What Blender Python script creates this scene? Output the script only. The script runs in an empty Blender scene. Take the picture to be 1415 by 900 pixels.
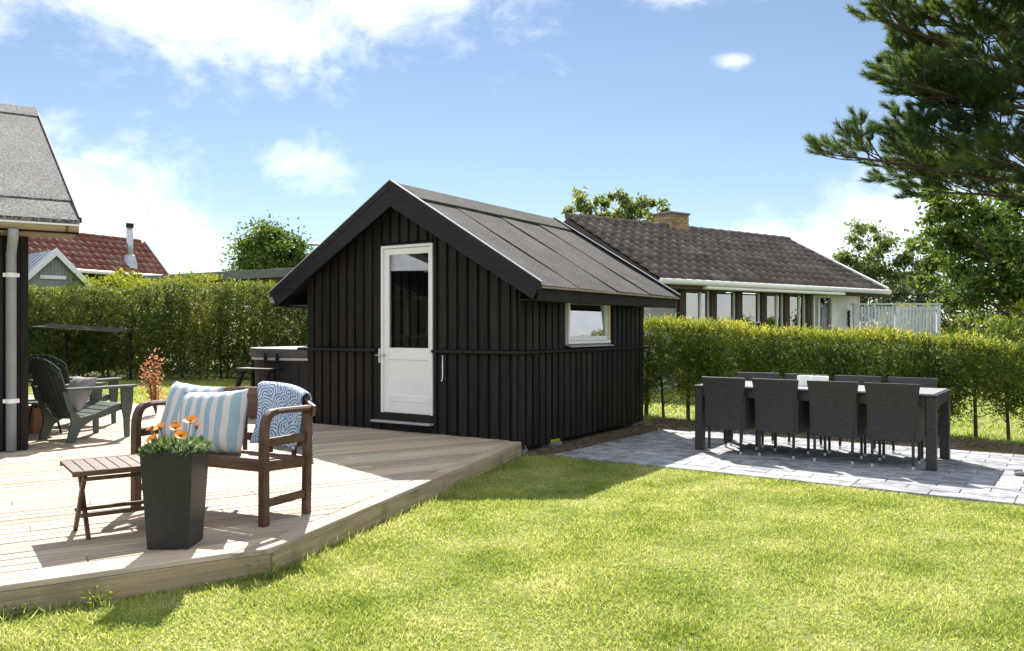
import bpy, bmesh, math, random
import numpy as np
from mathutils import Vector, Matrix

random.seed(7); RNG = np.random.default_rng(7)
SC = bpy.context.scene
COL = SC.collection
R = math.radians

# ------------------------------------------------------------------ camera, sky, sun, exposure
CAM_Z = 1.36
cam_data = bpy.data.cameras.new("camera"); cam = bpy.data.objects.new("camera", cam_data); COL.objects.link(cam)
cam.location = (0, 0, CAM_Z); cam.rotation_euler = (R(90), 0, 0)
cam_data.sensor_width = 36.0; cam_data.lens = 36.0*1130/1415
cam_data.shift_y = 5.0/1415; cam_data.clip_start = 0.05; cam_data.clip_end = 3000
SC.camera = cam

SUN_EL, SUN_AZ = R(44.4), math.atan2(-0.162, 0.987)          # azimuth from +Y towards +X
SUN_DIR = Vector((math.sin(SUN_AZ)*math.cos(SUN_EL), math.cos(SUN_AZ)*math.cos(SUN_EL), math.sin(SUN_EL)))
sun_data = bpy.data.lights.new("sun", 'SUN'); sun_data.energy = 2.35; sun_data.angle = R(0.55); sun_data.color = (1.0, 0.95, 0.87)
sun = bpy.data.objects.new("sun", sun_data); COL.objects.link(sun); sun.rotation_euler = SUN_DIR.to_track_quat('Z', 'Y').to_euler()
sun.location = (0, 0, 30)
SC.view_settings.view_transform = 'Standard'; SC.view_settings.look = 'None'; SC.view_settings.gamma = 1.0
SC.view_settings.use_curve_mapping = False
SC.view_settings.exposure = 2.3
SC.render.engine = 'CYCLES'
SC.cycles.max_bounces = 8; SC.cycles.transparent_max_bounces = 12; SC.cycles.use_denoising = True

def build_world():
    w = bpy.data.worlds.new("World"); SC.world = w; w.use_nodes = True
    nt = w.node_tree; N = nt.nodes; L = nt.links; N.clear()
    def node(t, **k):
        n = N.new(t)
        for a, b in k.items(): setattr(n, a, b)
        return n
    def val(s, v):
        if isinstance(v, (int, float)): s.default_value = v
        else: L.new(v, s)
    def m(op, a, b=0.0, c=None, clamp=False):
        n = node('ShaderNodeMath', operation=op, use_clamp=clamp); val(n.inputs[0], a); val(n.inputs[1], b)
        if c is not None: val(n.inputs[2], c)
        return n.outputs[0]
    out = node('ShaderNodeOutputWorld'); bg = node('ShaderNodeBackground'); bg.inputs['Strength'].default_value = 0.055
    sky = node('ShaderNodeTexSky', sky_type='NISHITA', sun_disc=False)
    sky.sun_elevation = SUN_EL; sky.sun_rotation = SUN_AZ; sky.altitude = 0; sky.air_density = 1.0; sky.dust_density = 0.0; sky.ozone_density = 3.0
    hs = node('ShaderNodeHueSaturation'); hs.inputs['Saturation'].default_value = 0.88; hs.inputs['Value'].default_value = SKY_VALUE
    L.new(sky.outputs[0], hs.inputs['Color'])
    tc = node('ShaderNodeTexCoord'); sep = node('ShaderNodeSeparateXYZ'); L.new(tc.outputs['Generated'], sep.inputs[0])
    az = m('ARCTAN2', sep.outputs[0], sep.outputs[1]); el = m('ARCSINE', sep.outputs[2])
    def noise(scale, detail, rough, dist=0.0, zs=1.0):
        mp = node('ShaderNodeMapping'); mp.inputs['Scale'].default_value = (1, 1, zs); L.new(tc.outputs['Generated'], mp.inputs[0])
        n = node('ShaderNodeTexNoise'); n.inputs['Scale'].default_value = scale; n.inputs['Detail'].default_value = detail
        n.inputs['Roughness'].default_value = rough; n.inputs['Distortion'].default_value = dist; L.new(mp.outputs[0], n.inputs['Vector'])
        return n.outputs['Fac']
    n1 = noise(7.0, 9, 0.62, 0.4, 1.5); n2 = noise(2.2, 4, 0.55, 0.2, 1.8); n3 = noise(22.0, 5, 0.6, 0.3, 1.3)
    blobs = [(-0.44, 0.355, 0.34, 0.075), (-0.25, 0.325, 0.13, 0.055), (-0.16, 0.375, 0.10, 0.06), (-0.52, 0.41, 0.25, 0.06), (-0.32, 0.42, 0.25, 0.05), 
             (-0.47, 0.125, 0.115, 0.085), (-0.37, 0.10, 0.07, 0.075), (-0.462, 0.185, 0.035, 0.022), (-0.24, 0.195, 0.06, 0.035),
             (0.36, 0.085, 0.17, 0.045), (0.44, 0.125, 0.08, 0.05), (0.30, 0.10, 0.08, 0.03), (0.52, 0.10, 0.2, 0.06),
             (0.255, 0.395, 0.10, 0.026), (0.264, 0.306, 0.024, 0.0095)]
    best = None
    for a0, e0, ra, re in blobs:
        dx = m('MULTIPLY', m('SUBTRACT', az, a0), 1/ra); dy = m('MULTIPLY', m('SUBTRACT', el, e0), 1/re)
        d = m('SQRT', m('ADD', m('MULTIPLY', dx, dx), m('MULTIPLY', dy, dy)))
        v = m('MAXIMUM', m('SUBTRACT', 1.0, d), -1.0)
        best = v if best is None else m('SMOOTH_MAX', best, v, 0.15)
    # cloud out of view, made denser than the visible sky for added fill light
    outside = m('MAXIMUM', m('MULTIPLY_ADD', m('ABSOLUTE', az), 5.0, -3.1), m('MULTIPLY_ADD', el, 8.0, -3.5))
    outside = m('MINIMUM', m('MAXIMUM', outside, 0.0), 1.0)
    field = m('MULTIPLY_ADD', n2, 5.0, -1.55)
    cov = m('ADD', m('MULTIPLY', best, m('SUBTRACT', 1.0, outside)), m('MULTIPLY', field, outside))
    cov = m('MAXIMUM', cov, -1.2)
    dens = m('ADD', cov, m('MULTIPLY_ADD', n1, 3.6, -1.55)); dens = m('ADD', dens, m('MULTIPLY_ADD', n3, 1.5, -0.72))
    ss = node('ShaderNodeMapRange', interpolation_type='SMOOTHSTEP'); L.new(dens, ss.inputs[0]); ss.inputs[1].default_value = 0.0; ss.inputs[2].default_value = 1.9
    up = m('MULTIPLY_ADD', el, 40.0, 0.4, clamp=True)
    fac = m('MULTIPLY', m('MULTIPLY', ss.outputs[0], 0.86), up)
    # cloud body: white edges, slightly greyer thick cores
    core = node('ShaderNodeMapRange'); L.new(dens, core.inputs[0]); core.inputs[1].default_value = 0.5; core.inputs[2].default_value = 1.6
    cm = node('ShaderNodeMix', data_type='RGBA'); L.new(m('MULTIPLY_ADD', n3, 1.6, m('MULTIPLY_ADD', core.outputs[0], 0.55, -0.75), clamp=True), cm.inputs[0])
    cm.inputs[6].default_value = (CL*1.0, CL*0.99, CL*1.0, 1); cm.inputs[7].default_value = (CL*0.54, CL*0.60, CL*0.67, 1)
    mx = node('ShaderNodeMix', data_type='RGBA'); L.new(fac, mx.inputs[0]); L.new(hs.outputs[0], mx.inputs[6]); L.new(cm.outputs[2], mx.inputs[7])
    L.new(mx.outputs[2], bg.inputs['Color']); L.new(bg.outputs[0], out.inputs[0])
SKY_VALUE = 0.46; CL = 7.4
build_world()

# ------------------------------------------------------------------ materials
def mat(name, c1, c2=None, scale=4.0, stretch=(1, 1, 1), rough=0.7, bump=0.0, bscale=None, metal=0.0, spec=0.4, rnd=0.0, detail=5,
        c3=None, s3=1.5, lo=0.35, hi=0.65, fine=0.0, fscale=200.0, coord='Object'):
    m = bpy.data.materials.new(name); m.use_nodes = True
    nt = m.node_tree; N = nt.nodes; L = nt.links; b = N['Principled BSDF']
    b.inputs['Roughness'].default_value = rough; b.inputs['Metallic'].default_value = metal; b.inputs['Specular IOR Level'].default_value = spec
    tc = N.new('ShaderNodeTexCoord'); oi = N.new('ShaderNodeObjectInfo')
    add = N.new('ShaderNodeVectorMath'); add.operation = 'MULTIPLY_ADD'; add.inputs[1].default_value = (1, 1, 1)
    rv = N.new('ShaderNodeVectorMath'); rv.operation = 'SCALE'; rv.inputs[0].default_value = (37, 53, 71); L.new(oi.outputs['Random'], rv.inputs['Scale'])
    L.new(tc.outputs[coord], add.inputs[0]); L.new(rv.outputs[0], add.inputs[2])
    mp = N.new('ShaderNodeMapping'); mp.inputs['Scale'].default_value = stretch; L.new(add.outputs[0], mp.inputs[0])
    vec = mp.outputs[0]
    col = None
    if c2:
        n = N.new('ShaderNodeTexNoise'); n.inputs['Scale'].default_value = scale; n.inputs['Detail'].default_value = detail; n.inputs['Roughness'].default_value = 0.6
        L.new(vec, n.inputs['Vector'])
        mr = N.new('ShaderNodeMapRange'); mr.inputs[1].default_value = lo; mr.inputs[2].default_value = hi; L.new(n.outputs['Fac'], mr.inputs[0])
        mx = N.new('ShaderNodeMix'); mx.data_type = 'RGBA'; mx.inputs[6].default_value = (*c1, 1); mx.inputs[7].default_value = (*c2, 1)
        L.new(mr.outputs[0], mx.inputs[0]); col = mx.outputs[2]
        if c3:
            n3 = N.new('ShaderNodeTexNoise'); n3.inputs['Scale'].default_value = s3; n3.inputs['Detail'].default_value = 6; L.new(add.outputs[0], n3.inputs['Vector'])
            r3 = N.new('ShaderNodeMapRange'); r3.inputs[1].default_value = 0.52; r3.inputs[2].default_value = 0.7; L.new(n3.outputs['Fac'], r3.inputs[0])
            m3 = N.new('ShaderNodeMix'); m3.data_type = 'RGBA'; L.new(r3.outputs[0], m3.inputs[0]); L.new(col, m3.inputs[6]); m3.inputs[7].default_value = (*c3, 1); col = m3.outputs[2]
    else:
        rgb = N.new('ShaderNodeRGB'); rgb.outputs[0].default_value = (*c1, 1); col = rgb.outputs[0]
    if fine:
        nf = N.new('ShaderNodeTexNoise'); nf.inputs['Scale'].default_value = fscale; nf.inputs['Detail'].default_value = 2; L.new(tc.outputs[coord], nf.inputs['Vector'])
        rf = N.new('ShaderNodeMapRange'); rf.inputs[1].default_value = 0.3; rf.inputs[2].default_value = 0.7; rf.inputs[3].default_value = 1-fine; rf.inputs[4].default_value = 1+fine
        L.new(nf.outputs['Fac'], rf.inputs[0]); hf = N.new('ShaderNodeHueSaturation'); L.new(col, hf.inputs['Color']); L.new(rf.outputs[0], hf.inputs['Value']); col = hf.outputs[0]
    if rnd:
        wn = N.new('ShaderNodeMapRange'); wn.inputs[3].default_value = 1-rnd; wn.inputs[4].default_value = 1+rnd; L.new(oi.outputs['Random'], wn.inputs[0])
        hsv = N.new('ShaderNodeHueSaturation'); L.new(col, hsv.inputs['Color']); L.new(wn.outputs[0], hsv.inputs['Value']); col = hsv.outputs[0]
    L.new(col, b.inputs['Base Color'])
    if bump:
        nb = N.new('ShaderNodeTexNoise'); nb.inputs['Scale'].default_value = bscale or scale*3; nb.inputs['Detail'].default_value = 4; L.new(vec, nb.inputs['Vector'])
        bp = N.new('ShaderNodeBump'); bp.inputs['Strength'].default_value = bump; bp.inputs['Distance'].default_value = 0.01
        L.new(nb.outputs['Fac'], bp.inputs['Height']); L.new(bp.outputs[0], b.inputs['Normal'])
    return m

def leaf_mat(name, c1, c2, c3, nscale=1.5, trans=0.35, rough=0.55, amp=1.5, pos=0.4):
    """foliage: colour differs leaf by leaf and clump by clump, light passes through"""
    m = bpy.data.materials.new(name); m.use_nodes = True
    nt = m.node_tree; N = nt.nodes; L = nt.links; b = N['Principled BSDF']; out = N['Material Output']
    b.inputs['Roughness'].default_value = rough; b.inputs['Specular IOR Level'].default_value = 0.35
    tc = N.new('ShaderNodeTexCoord'); g = N.new('ShaderNodeNewGeometry')
    n = N.new('ShaderNodeTexNoise'); n.inputs['Scale'].default_value = nscale; n.inputs['Detail'].default_value = 5; L.new(tc.outputs['Object'], n.inputs['Vector'])
    s = N.new('ShaderNodeMath'); s.operation = 'MULTIPLY_ADD'; s.inputs[1].default_value = 0.55; L.new(g.outputs['Random Per Island'], s.inputs[0])
    s2 = N.new('ShaderNodeMath'); s2.operation = 'MULTIPLY_ADD'; s2.inputs[1].default_value = amp; s2.inputs[2].default_value = -0.52+(1.5-amp)*0.5; L.new(n.outputs['Fac'], s2.inputs[0])
    L.new(s2.outputs[0], s.inputs[2])
    cr = N.new('ShaderNodeValToRGB'); e = cr.color_ramp.elements; e[0].position = 0.1; e[0].color = (*c1, 1); e[1].position = 0.95; e[1].color = (*c3, 1)
    k = cr.color_ramp.elements.new(pos+0.1); k.color = (*c2, 1)
    L.new(s.outputs[0], cr.inputs[0]); L.new(cr.outputs[0], b.inputs['Base Color'])
    t = N.new('ShaderNodeBsdfTranslucent'); hs = N.new('ShaderNodeHueSaturation'); hs.inputs['Value'].default_value = 1.5; hs.inputs['Saturation'].default_value = 1.1
    hs.inputs['Hue'].default_value = 0.485
    L.new(cr.outputs[0], hs.inputs['Color']); L.new(hs.outputs[0], t.inputs['Color'])
    mx = N.new('ShaderNodeMixShader'); mx.inputs[0].default_value = trans; L.new(b.outputs[0], mx.inputs[1]); L.new(t.outputs[0], mx.inputs[2]); L.new(mx.outputs[0], out.inputs[0])
    return m

def weave_mat(name, c, w, h, rough=0.5, bump=0.6):
    m = bpy.data.materials.new(name); m.use_nodes = True
    nt = m.node_tree; N = nt.nodes; L = nt.links; b = N['Principled BSDF']; b.inputs['Roughness'].default_value = rough
    tc = N.new('ShaderNodeTexCoord'); sp = N.new('ShaderNodeSeparateXYZ'); L.new(tc.outputs['Object'], sp.inputs[0])
    a = N.new('ShaderNodeMath'); L.new(sp.outputs[0], a.inputs[0]); L.new(sp.outputs[1], a.inputs[1])
    cb = N.new('ShaderNodeCombineXYZ'); L.new(a.outputs[0], cb.inputs[0]); L.new(sp.outputs[2], cb.inputs[1])
    br = N.new('ShaderNodeTexBrick'); L.new(cb.outputs[0], br.inputs['Vector']); br.inputs['Scale'].default_value = 1.0
    br.inputs['Brick Width'].default_value = w; br.inputs['Row Height'].default_value = h; br.inputs['Mortar Size'].default_value = h*0.16; br.inputs['Mortar Smooth'].default_value = 1.0
    br.inputs['Color1'].default_value = (c[0]*1.25, c[1]*1.25, c[2]*1.25, 1); br.inputs['Color2'].default_value = (c[0]*0.75, c[1]*0.75, c[2]*0.78, 1); br.inputs['Mortar'].default_value = (c[0]*0.2, c[1]*0.2, c[2]*0.2, 1)
    L.new(br.outputs['Color'], b.inputs['Base Color'])
    bp = N.new('ShaderNodeBump'); bp.inputs['Strength'].default_value = bump; bp.inputs['Distance'].default_value = h*0.5; bp.invert = True
    L.new(br.outputs['Fac'], bp.inputs['Height']); L.new(bp.outputs[0], b.inputs['Normal'])
    return m

def glass_mat(name, tint=(0.85, 0.9, 0.88), base=0.06):
    m = bpy.data.materials.new(name); m.use_nodes = True
    nt = m.node_tree; N = nt.nodes; L = nt.links; out = N['Material Output']; N.remove(N['Principled BSDF'])
    t = N.new('ShaderNodeBsdfTransparent'); t.inputs[0].default_value = (*tint, 1)
    g = N.new('ShaderNodeBsdfGlossy'); g.inputs['Roughness'].default_value = 0.02
    lw = N.new('ShaderNodeFresnel'); lw.inputs[0].default_value = 1.5
    ad = N.new('ShaderNodeMath'); ad.operation = 'MULTIPLY_ADD'; ad.inputs[1].default_value = 1.7; ad.inputs[2].default_value = base; ad.use_clamp = True; L.new(lw.outputs[0], ad.inputs[0])
    mx = N.new('ShaderNodeMixShader'); L.new(ad.outputs[0], mx.inputs[0]); L.new(t.outputs[0], mx.inputs[1]); L.new(g.outputs[0], mx.inputs[2]); L.new(mx.outputs[0], out.inputs[0])
    return m

def stripe_mat(name, ca, cb_, width, axis=0):
    m = bpy.data.materials.new(name); m.use_nodes = True
    nt = m.node_tree; N = nt.nodes; L = nt.links; b = N['Principled BSDF']; b.inputs['Roughness'].default_value = 0.95; b.inputs['Specular IOR Level'].default_value = 0.1
    tc = N.new('ShaderNodeTexCoord'); sp = N.new('ShaderNodeSeparateXYZ'); L.new(tc.outputs['Object'], sp.inputs[0])
    d = N.new('ShaderNodeMath'); d.operation = 'MULTIPLY_ADD'; d.inputs[1].default_value = 1/width; d.inputs[2].default_value = 50.25; L.new(sp.outputs[axis], d.inputs[0])
    f = N.new('ShaderNodeMath'); f.operation = 'FRACT'; L.new(d.outputs[0], f.inputs[0])
    g = N.new('ShaderNodeMath'); g.operation = 'GREATER_THAN'; g.inputs[1].default_value = 0.5; L.new(f.outputs[0], g.inputs[0])
    mx = N.new('ShaderNodeMix'); mx.data_type = 'RGBA'; mx.inputs[6].default_value = (*ca, 1); mx.inputs[7].default_value = (*cb_, 1); L.new(g.outputs[0], mx.inputs[0])
    n = N.new('ShaderNodeTexNoise'); n.inputs['Scale'].default_value = 260; n.inputs['Detail'].default_value = 2; L.new(tc.outputs['Object'], n.inputs['Vector'])
    rf = N.new('ShaderNodeMapRange'); rf.inputs[3].default_value = 0.82; rf.inputs[4].default_value = 1.15; L.new(n.outputs['Fac'], rf.inputs[0])
    hs = N.new('ShaderNodeHueSaturation'); L.new(mx.outputs[2], hs.inputs['Color']); L.new(rf.outputs[0], hs.inputs['Value']); L.new(hs.outputs[0], b.inputs['Base Color'])
    bp = N.new('ShaderNodeBump'); bp.inputs['Strength'].default_value = 0.25; bp.inputs['Distance'].default_value = 0.002; L.new(n.outputs['Fac'], bp.inputs['Height']); L.new(bp.outputs[0], b.inputs['Normal'])
    return m

def arcs_mat(name, white, blue):
    """printed arcs: rings round scattered centres, drawn as broken strokes"""
    m = bpy.data.materials.new(name); m.use_nodes = True
    nt = m.node_tree; N = nt.nodes; L = nt.links; b = N['Principled BSDF']; b.inputs['Roughness'].default_value = 0.95; b.inputs['Specular IOR Level'].default_value = 0.1
    tc = N.new('ShaderNodeUVMap')
    wn = N.new('ShaderNodeTexNoise'); wn.inputs['Scale'].default_value = 9; L.new(tc.outputs[0], wn.inputs['Vector'])
    wa = N.new('ShaderNodeVectorMath'); wa.operation = 'MULTIPLY_ADD'; wa.inputs[1].default_value = (0.02, 0.02, 0); L.new(wn.outputs['Color'], wa.inputs[0]); L.new(tc.outputs[0], wa.inputs[2])
    v = N.new('ShaderNodeTexVoronoi'); v.voronoi_dimensions = '2D'; v.inputs['Scale'].default_value = 11.0; v.inputs['Randomness'].default_value = 0.9; L.new(wa.outputs[0], v.inputs['Vector'])
    oc = N.new('ShaderNodeVectorMath'); oc.operation = 'MULTIPLY_ADD'; oc.inputs[1].default_value = (0.10, 0.10, 0); L.new(v.outputs['Color'], oc.inputs[0])
    ob = N.new('ShaderNodeVectorMath'); ob.operation = 'ADD'; ob.inputs[1].default_value = (-0.05, -0.06, 0); L.new(v.outputs['Position'], ob.inputs[0]); L.new(ob.outputs[0], oc.inputs[2])
    ds_ = N.new('ShaderNodeVectorMath'); ds_.operation = 'DISTANCE'; L.new(oc.outputs[0], ds_.inputs[0]); L.new(wa.outputs[0], ds_.inputs[1])
    s = N.new('ShaderNodeMath'); s.operation = 'MULTIPLY'; s.inputs[1].default_value = 300; L.new(ds_.outputs['Value'], s.inputs[0])
    sn = N.new('ShaderNodeMath'); sn.operation = 'SINE'; L.new(s.outputs[0], sn.inputs[0])
    n2 = N.new('ShaderNodeTexNoise'); n2.inputs['Scale'].default_value = 30; L.new(tc.outputs[0], n2.inputs['Vector'])
    ad = N.new('ShaderNodeMath'); ad.operation = 'MULTIPLY_ADD'; ad.inputs[1].default_value = 3.0; L.new(n2.outputs['Fac'], ad.inputs[0]); 
    ad2 = N.new('ShaderNodeMath'); ad2.operation = 'SUBTRACT'; ad2.inputs[1].default_value = 1.45; L.new(sn.outputs[0], ad2.inputs[0]); L.new(ad2.outputs[0], ad.inputs[2])
    mr = N.new('ShaderNodeMapRange'); mr.inputs[1].default_value = -0.15; mr.inputs[2].default_value = 0.25; L.new(ad.outputs[0], mr.inputs[0])
    mx = N.new('ShaderNodeMix'); mx.data_type = 'RGBA'; mx.inputs[6].default_value = (*white, 1); mx.inputs[7].default_value = (*blue, 1); L.new(mr.outputs[0], mx.inputs[0])
    L.new(mx.outputs[2], b.inputs['Base Color'])
    return m

M = {}
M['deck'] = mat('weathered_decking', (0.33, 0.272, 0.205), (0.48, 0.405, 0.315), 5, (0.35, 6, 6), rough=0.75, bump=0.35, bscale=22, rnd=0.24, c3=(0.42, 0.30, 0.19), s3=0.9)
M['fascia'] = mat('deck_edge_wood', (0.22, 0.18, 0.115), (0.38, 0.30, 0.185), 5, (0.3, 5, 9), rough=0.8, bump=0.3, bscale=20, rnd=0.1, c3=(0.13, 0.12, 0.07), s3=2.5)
M['under'] = mat('dark_underframe', (0.03, 0.025, 0.02), rough=0.95)
M['black'] = mat('black_stained_wood', (0.009, 0.0085, 0.008), (0.023, 0.020, 0.018), 5, (7, 7, 0.5), rough=0.62, bump=0.6, bscale=9, rnd=0.3, spec=0.22, fine=0.3, fscale=140, c3=(0.024, 0.019, 0.016), s3=1.3)
M['barge'] = mat('charcoal_painted_board', (0.012, 0.0125, 0.016), (0.020, 0.020, 0.024), 4, (1, 8, 8), rough=0.55, bump=0.3, rnd=0.1, spec=0.25)
M['wallcore'] = mat('black_wall_core', (0.012, 0.011, 0.011), rough=0.9)
M['white'] = mat('white_paint', (0.84, 0.84, 0.84), (0.78, 0.78, 0.78), 3, rough=0.45, bump=0.05)
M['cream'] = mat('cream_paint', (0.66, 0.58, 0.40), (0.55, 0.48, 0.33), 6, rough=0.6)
M['felt'] = mat('roofing_felt', (0.042, 0.040, 0.038), (0.072, 0.069, 0.065), 2.2, rough=0.95, bump=0.6, bscale=90, fine=0.75, fscale=55, spec=0.2, rnd=0.06)
M['felt2'] = mat('light_roofing_felt', (0.095, 0.094, 0.095), (0.145, 0.143, 0.143), 1.2, rough=0.95, bump=0.5, bscale=70, fine=0.85, fscale=42, spec=0.2)
M['alu'] = mat('aluminium', (0.62, 0.63, 0.65), rough=0.35, metal=0.9)
M['grey'] = mat('grey_plastic', (0.34, 0.36, 0.39), (0.29, 0.31, 0.34), 3, rough=0.45)
M['zinc'] = mat('zinc_edge', (0.50, 0.51, 0.53), (0.40, 0.41, 0.43), 4, rough=0.4, metal=0.3)
M['bench'] = mat('brown_hardwood', (0.048, 0.020, 0.011), (0.092, 0.041, 0.023), 5, (4, 4, 4), rough=0.5, bump=0.25, bscale=24, rnd=0.15, spec=0.5, c3=(0.115, 0.058, 0.036), s3=5)
M['benchx'] = mat('brown_hardwood_slat', (0.062, 0.027, 0.016), (0.122, 0.060, 0.036), 5, (0.8, 7, 7), rough=0.5, bump=0.25, bscale=14, rnd=0.2, spec=0.5)
M['wicker'] = weave_mat('charcoal_wicker', (0.046, 0.044, 0.043), 0.030, 0.014, 0.42, 0.9)
M['pot'] = weave_mat('black_woven_pot', (0.021, 0.020, 0.021), 0.024, 0.0115, 0.42, 0.8)
M['frame'] = mat('dark_aluminium_frame', (0.022, 0.022, 0.024), rough=0.45, spec=0.5)
M['tabletop'] = mat('grey_glass_top', (0.36, 0.36, 0.37), rough=0.3, spec=0.6)  # grey glass, base lightened to stand in for reflected sky and sun
M['stripe'] = stripe_mat('blue_white_stripe', (0.60, 0.56, 0.56), (0.30, 0.40, 0.47), 0.092)
M['arcs'] = arcs_mat('blue_arc_print', (0.58, 0.61, 0.66), (0.11, 0.20, 0.36))
M['greycloth'] = mat('grey_cushion_cloth', (0.36, 0.32, 0.33), (0.22, 0.19, 0.20), 90, rough=0.95, bump=0.2)
M['greenplast'] = mat('dark_green_plastic', (0.05, 0.068, 0.055), (0.07, 0.088, 0.072), 6, rough=0.42, spec=0.5)
M['tub'] = mat('tub_black_boards', (0.016, 0.016, 0.018), (0.028, 0.028, 0.03), 5, (8, 8, 0.6), rough=0.6, bump=0.3, rnd=0.15)
M['lid'] = mat('grey_tub_cover', (0.075, 0.077, 0.082), (0.11, 0.112, 0.118), 4, rough=0.4, bump=0.1)
M['tuprim'] = mat('pale_tub_rim', (0.6, 0.6, 0.6), rough=0.4)
M['soil'] = mat('bare_soil', (0.10, 0.075, 0.05), (0.19, 0.15, 0.105), 9, rough=0.98, bump=1.0, bscale=40, c3=(0.10, 0.10, 0.04), s3=3)
M['bark'] = mat('bark', (0.075, 0.058, 0.042), (0.14, 0.11, 0.08), 8, (3, 3, 0.6), rough=0.95, bump=0.8)
M['twig'] = mat('grey_twig', (0.11, 0.085, 0.06), (0.07, 0.05, 0.035), 8, rough=0.95)
M['ground'] = mat('turf_soil', (0.12, 0.16, 0.045), (0.19, 0.22, 0.075), 1.2, rough=1.0, bump=0.6, bscale=60, c3=(0.24, 0.22, 0.11), s3=0.6, fine=0.35, fscale=60, spec=0.1)
M['paver'] = mat('grey_stone_paver', (0.17, 0.18, 0.205), (0.37, 0.38, 0.40), 6, rough=0.7, bump=0.4, bscale=26, rnd=0.14, c3=(0.13, 0.135, 0.15), s3=5)
M['joint'] = mat('paver_joint_sand', (0.14, 0.13, 0.115), (0.09, 0.085, 0.07), 20, rough=1.0)
M['glass'] = glass_mat('window_glass')
M['doorglass'] = glass_mat('door_glass', (0.95, 0.95, 0.93), 0.02)
M['winglass'] = glass_mat('bright_window_glass', (0.85, 0.88, 0.88), 0.36)
M['brownpaint'] = mat('dark_brown_timber', (0.045, 0.028, 0.022), (0.065, 0.042, 0.032), 4, rough=0.6)
M['whitewall'] = mat('white_brick_wall', (0.82, 0.82, 0.82), (0.74, 0.74, 0.75), 3, rough=0.8, bump=0.4, bscale=40)
M['greywall'] = mat('pale_grey_wall', (0.42, 0.42, 0.45), (0.36, 0.36, 0.39), 3, rough=0.8)
M['tile'] = mat('brown_concrete_tile', (0.062, 0.046, 0.040), (0.125, 0.092, 0.080), 2.0, rough=0.6, c3=(0.18, 0.15, 0.135), s3=1.4, bump=0.3, bscale=50, fine=0.3, fscale=30)
M['redtile'] = mat('red_clay_tile', (0.14, 0.042, 0.030), (0.22, 0.075, 0.054), 3, rough=0.7, c3=(0.20, 0.12, 0.10), s3=1.2, fine=0.25, fscale=20)
M['brick'] = mat('yellow_brick', (0.30, 0.20, 0.10), (0.40, 0.29, 0.17), 6, rough=0.9, rnd=0.35)
M['mortar'] = mat('mortar', (0.30, 0.27, 0.23), rough=0.95)
M['fence'] = mat('pale_blue_grey_fence', (0.60, 0.63, 0.67), (0.50, 0.53, 0.57), 5, rough=0.7, rnd=0.12)
M['greenboard'] = mat('weathered_green_grey_board', (0.12, 0.135, 0.11), (0.20, 0.215, 0.185), 4, (0.6, 5, 5), rough=0.85)
M['rust'] = mat('rusty_brown_soffit', (0.10, 0.04, 0.02), rough=0.9)
M['seam'] = mat('blue_grey_metal_roof', (0.30, 0.35, 0.42), rough=0.4, metal=0.3)
M['sagepaint'] = mat('sage_board', (0.25, 0.28, 0.24), rough=0.8)
M['steel'] = mat('steel_flue', (0.55, 0.56, 0.58), (0.42, 0.43, 0.45), 5, rough=0.35, metal=0.8)
M['dark'] = mat('dark_void', (0.02, 0.02, 0.022), rough=0.9)
M['tan'] = mat('tan_soffit', (0.36, 0.29, 0.19), (0.26, 0.21, 0.14), 4, (1, 6, 6), rough=0.7)
M['teal'] = mat('teal_glass_cup', (0.10, 0.30, 0.28), rough=0.15, spec=0.6)
M['orangewood'] = mat('orange_brown_wood', (0.26, 0.12, 0.05), (0.34, 0.18, 0.09), 4, (5, 5, 0.8), rough=0.6)
M['petal'] = leaf_mat('orange_petal', (0.75, 0.20, 0.01), (0.85, 0.30, 0.015), (0.9, 0.42, 0.03), 8, 0.3)
M['gazleaf'] = leaf_mat('gazania_leaf', (0.035, 0.085, 0.02), (0.10, 0.17, 0.05), (0.34, 0.38, 0.27), 8, 0.3)
M['grass'] = leaf_mat('lawn_blades', (0.075, 0.14, 0.026), (0.29, 0.355, 0.078), (0.60, 0.57, 0.31), 1.8, 0.5, amp=1.05)
M['yew'] = leaf_mat('yew_hedge_leaf', (0.036, 0.070, 0.014), (0.115, 0.175, 0.030), (0.28, 0.31, 0.055), 1.4, 0.42)
M['yewtip'] = leaf_mat('yew_sunlit_shoots', (0.16, 0.20, 0.03), (0.33, 0.34, 0.06), (0.52, 0.47, 0.12), 2.0, 0.5)  # yellow young shoots, paler still to put sunlight into the hedge top
M['beech'] = leaf_mat('hedge_leaf', (0.038, 0.068, 0.018), (0.10, 0.138, 0.032), (0.27, 0.28, 0.065), 1.0, 0.42)
M['leafA'] = leaf_mat('maple_leaf', (0.035, 0.075, 0.014), (0.075, 0.13, 0.022), (0.17, 0.21, 0.045), 0.7, 0.4)
M['leafB'] = leaf_mat('pale_tree_leaf', (0.07, 0.11, 0.035), (0.135, 0.18, 0.055), (0.26, 0.29, 0.10), 0.6, 0.45)
M['leafC'] = leaf_mat('dark_conifer_leaf', (0.018, 0.035, 0.012), (0.035, 0.06, 0.02), (0.07, 0.09, 0.03), 0.8, 0.25)
M['leafY'] = leaf_mat('yellow_green_leaf', (0.12, 0.17, 0.02), (0.22, 0.26, 0.03), (0.36, 0.36, 0.06), 1.0, 0.45)
M['dry'] = leaf_mat('dry_orange_leaf', (0.28, 0.12, 0.055), (0.46, 0.23, 0.12), (0.58, 0.36, 0.22), 4, 0.4)
M['needle'] = leaf_mat('pine_needle', (0.032, 0.066, 0.026), (0.068, 0.115, 0.040), (0.20, 0.26, 0.05), 1.3, 0.32)
M['pinebark'] = mat('pine_bark', (0.06, 0.045, 0.036), (0.10, 0.075, 0.058), 6, rough=0.95, bump=0.8)
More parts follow.
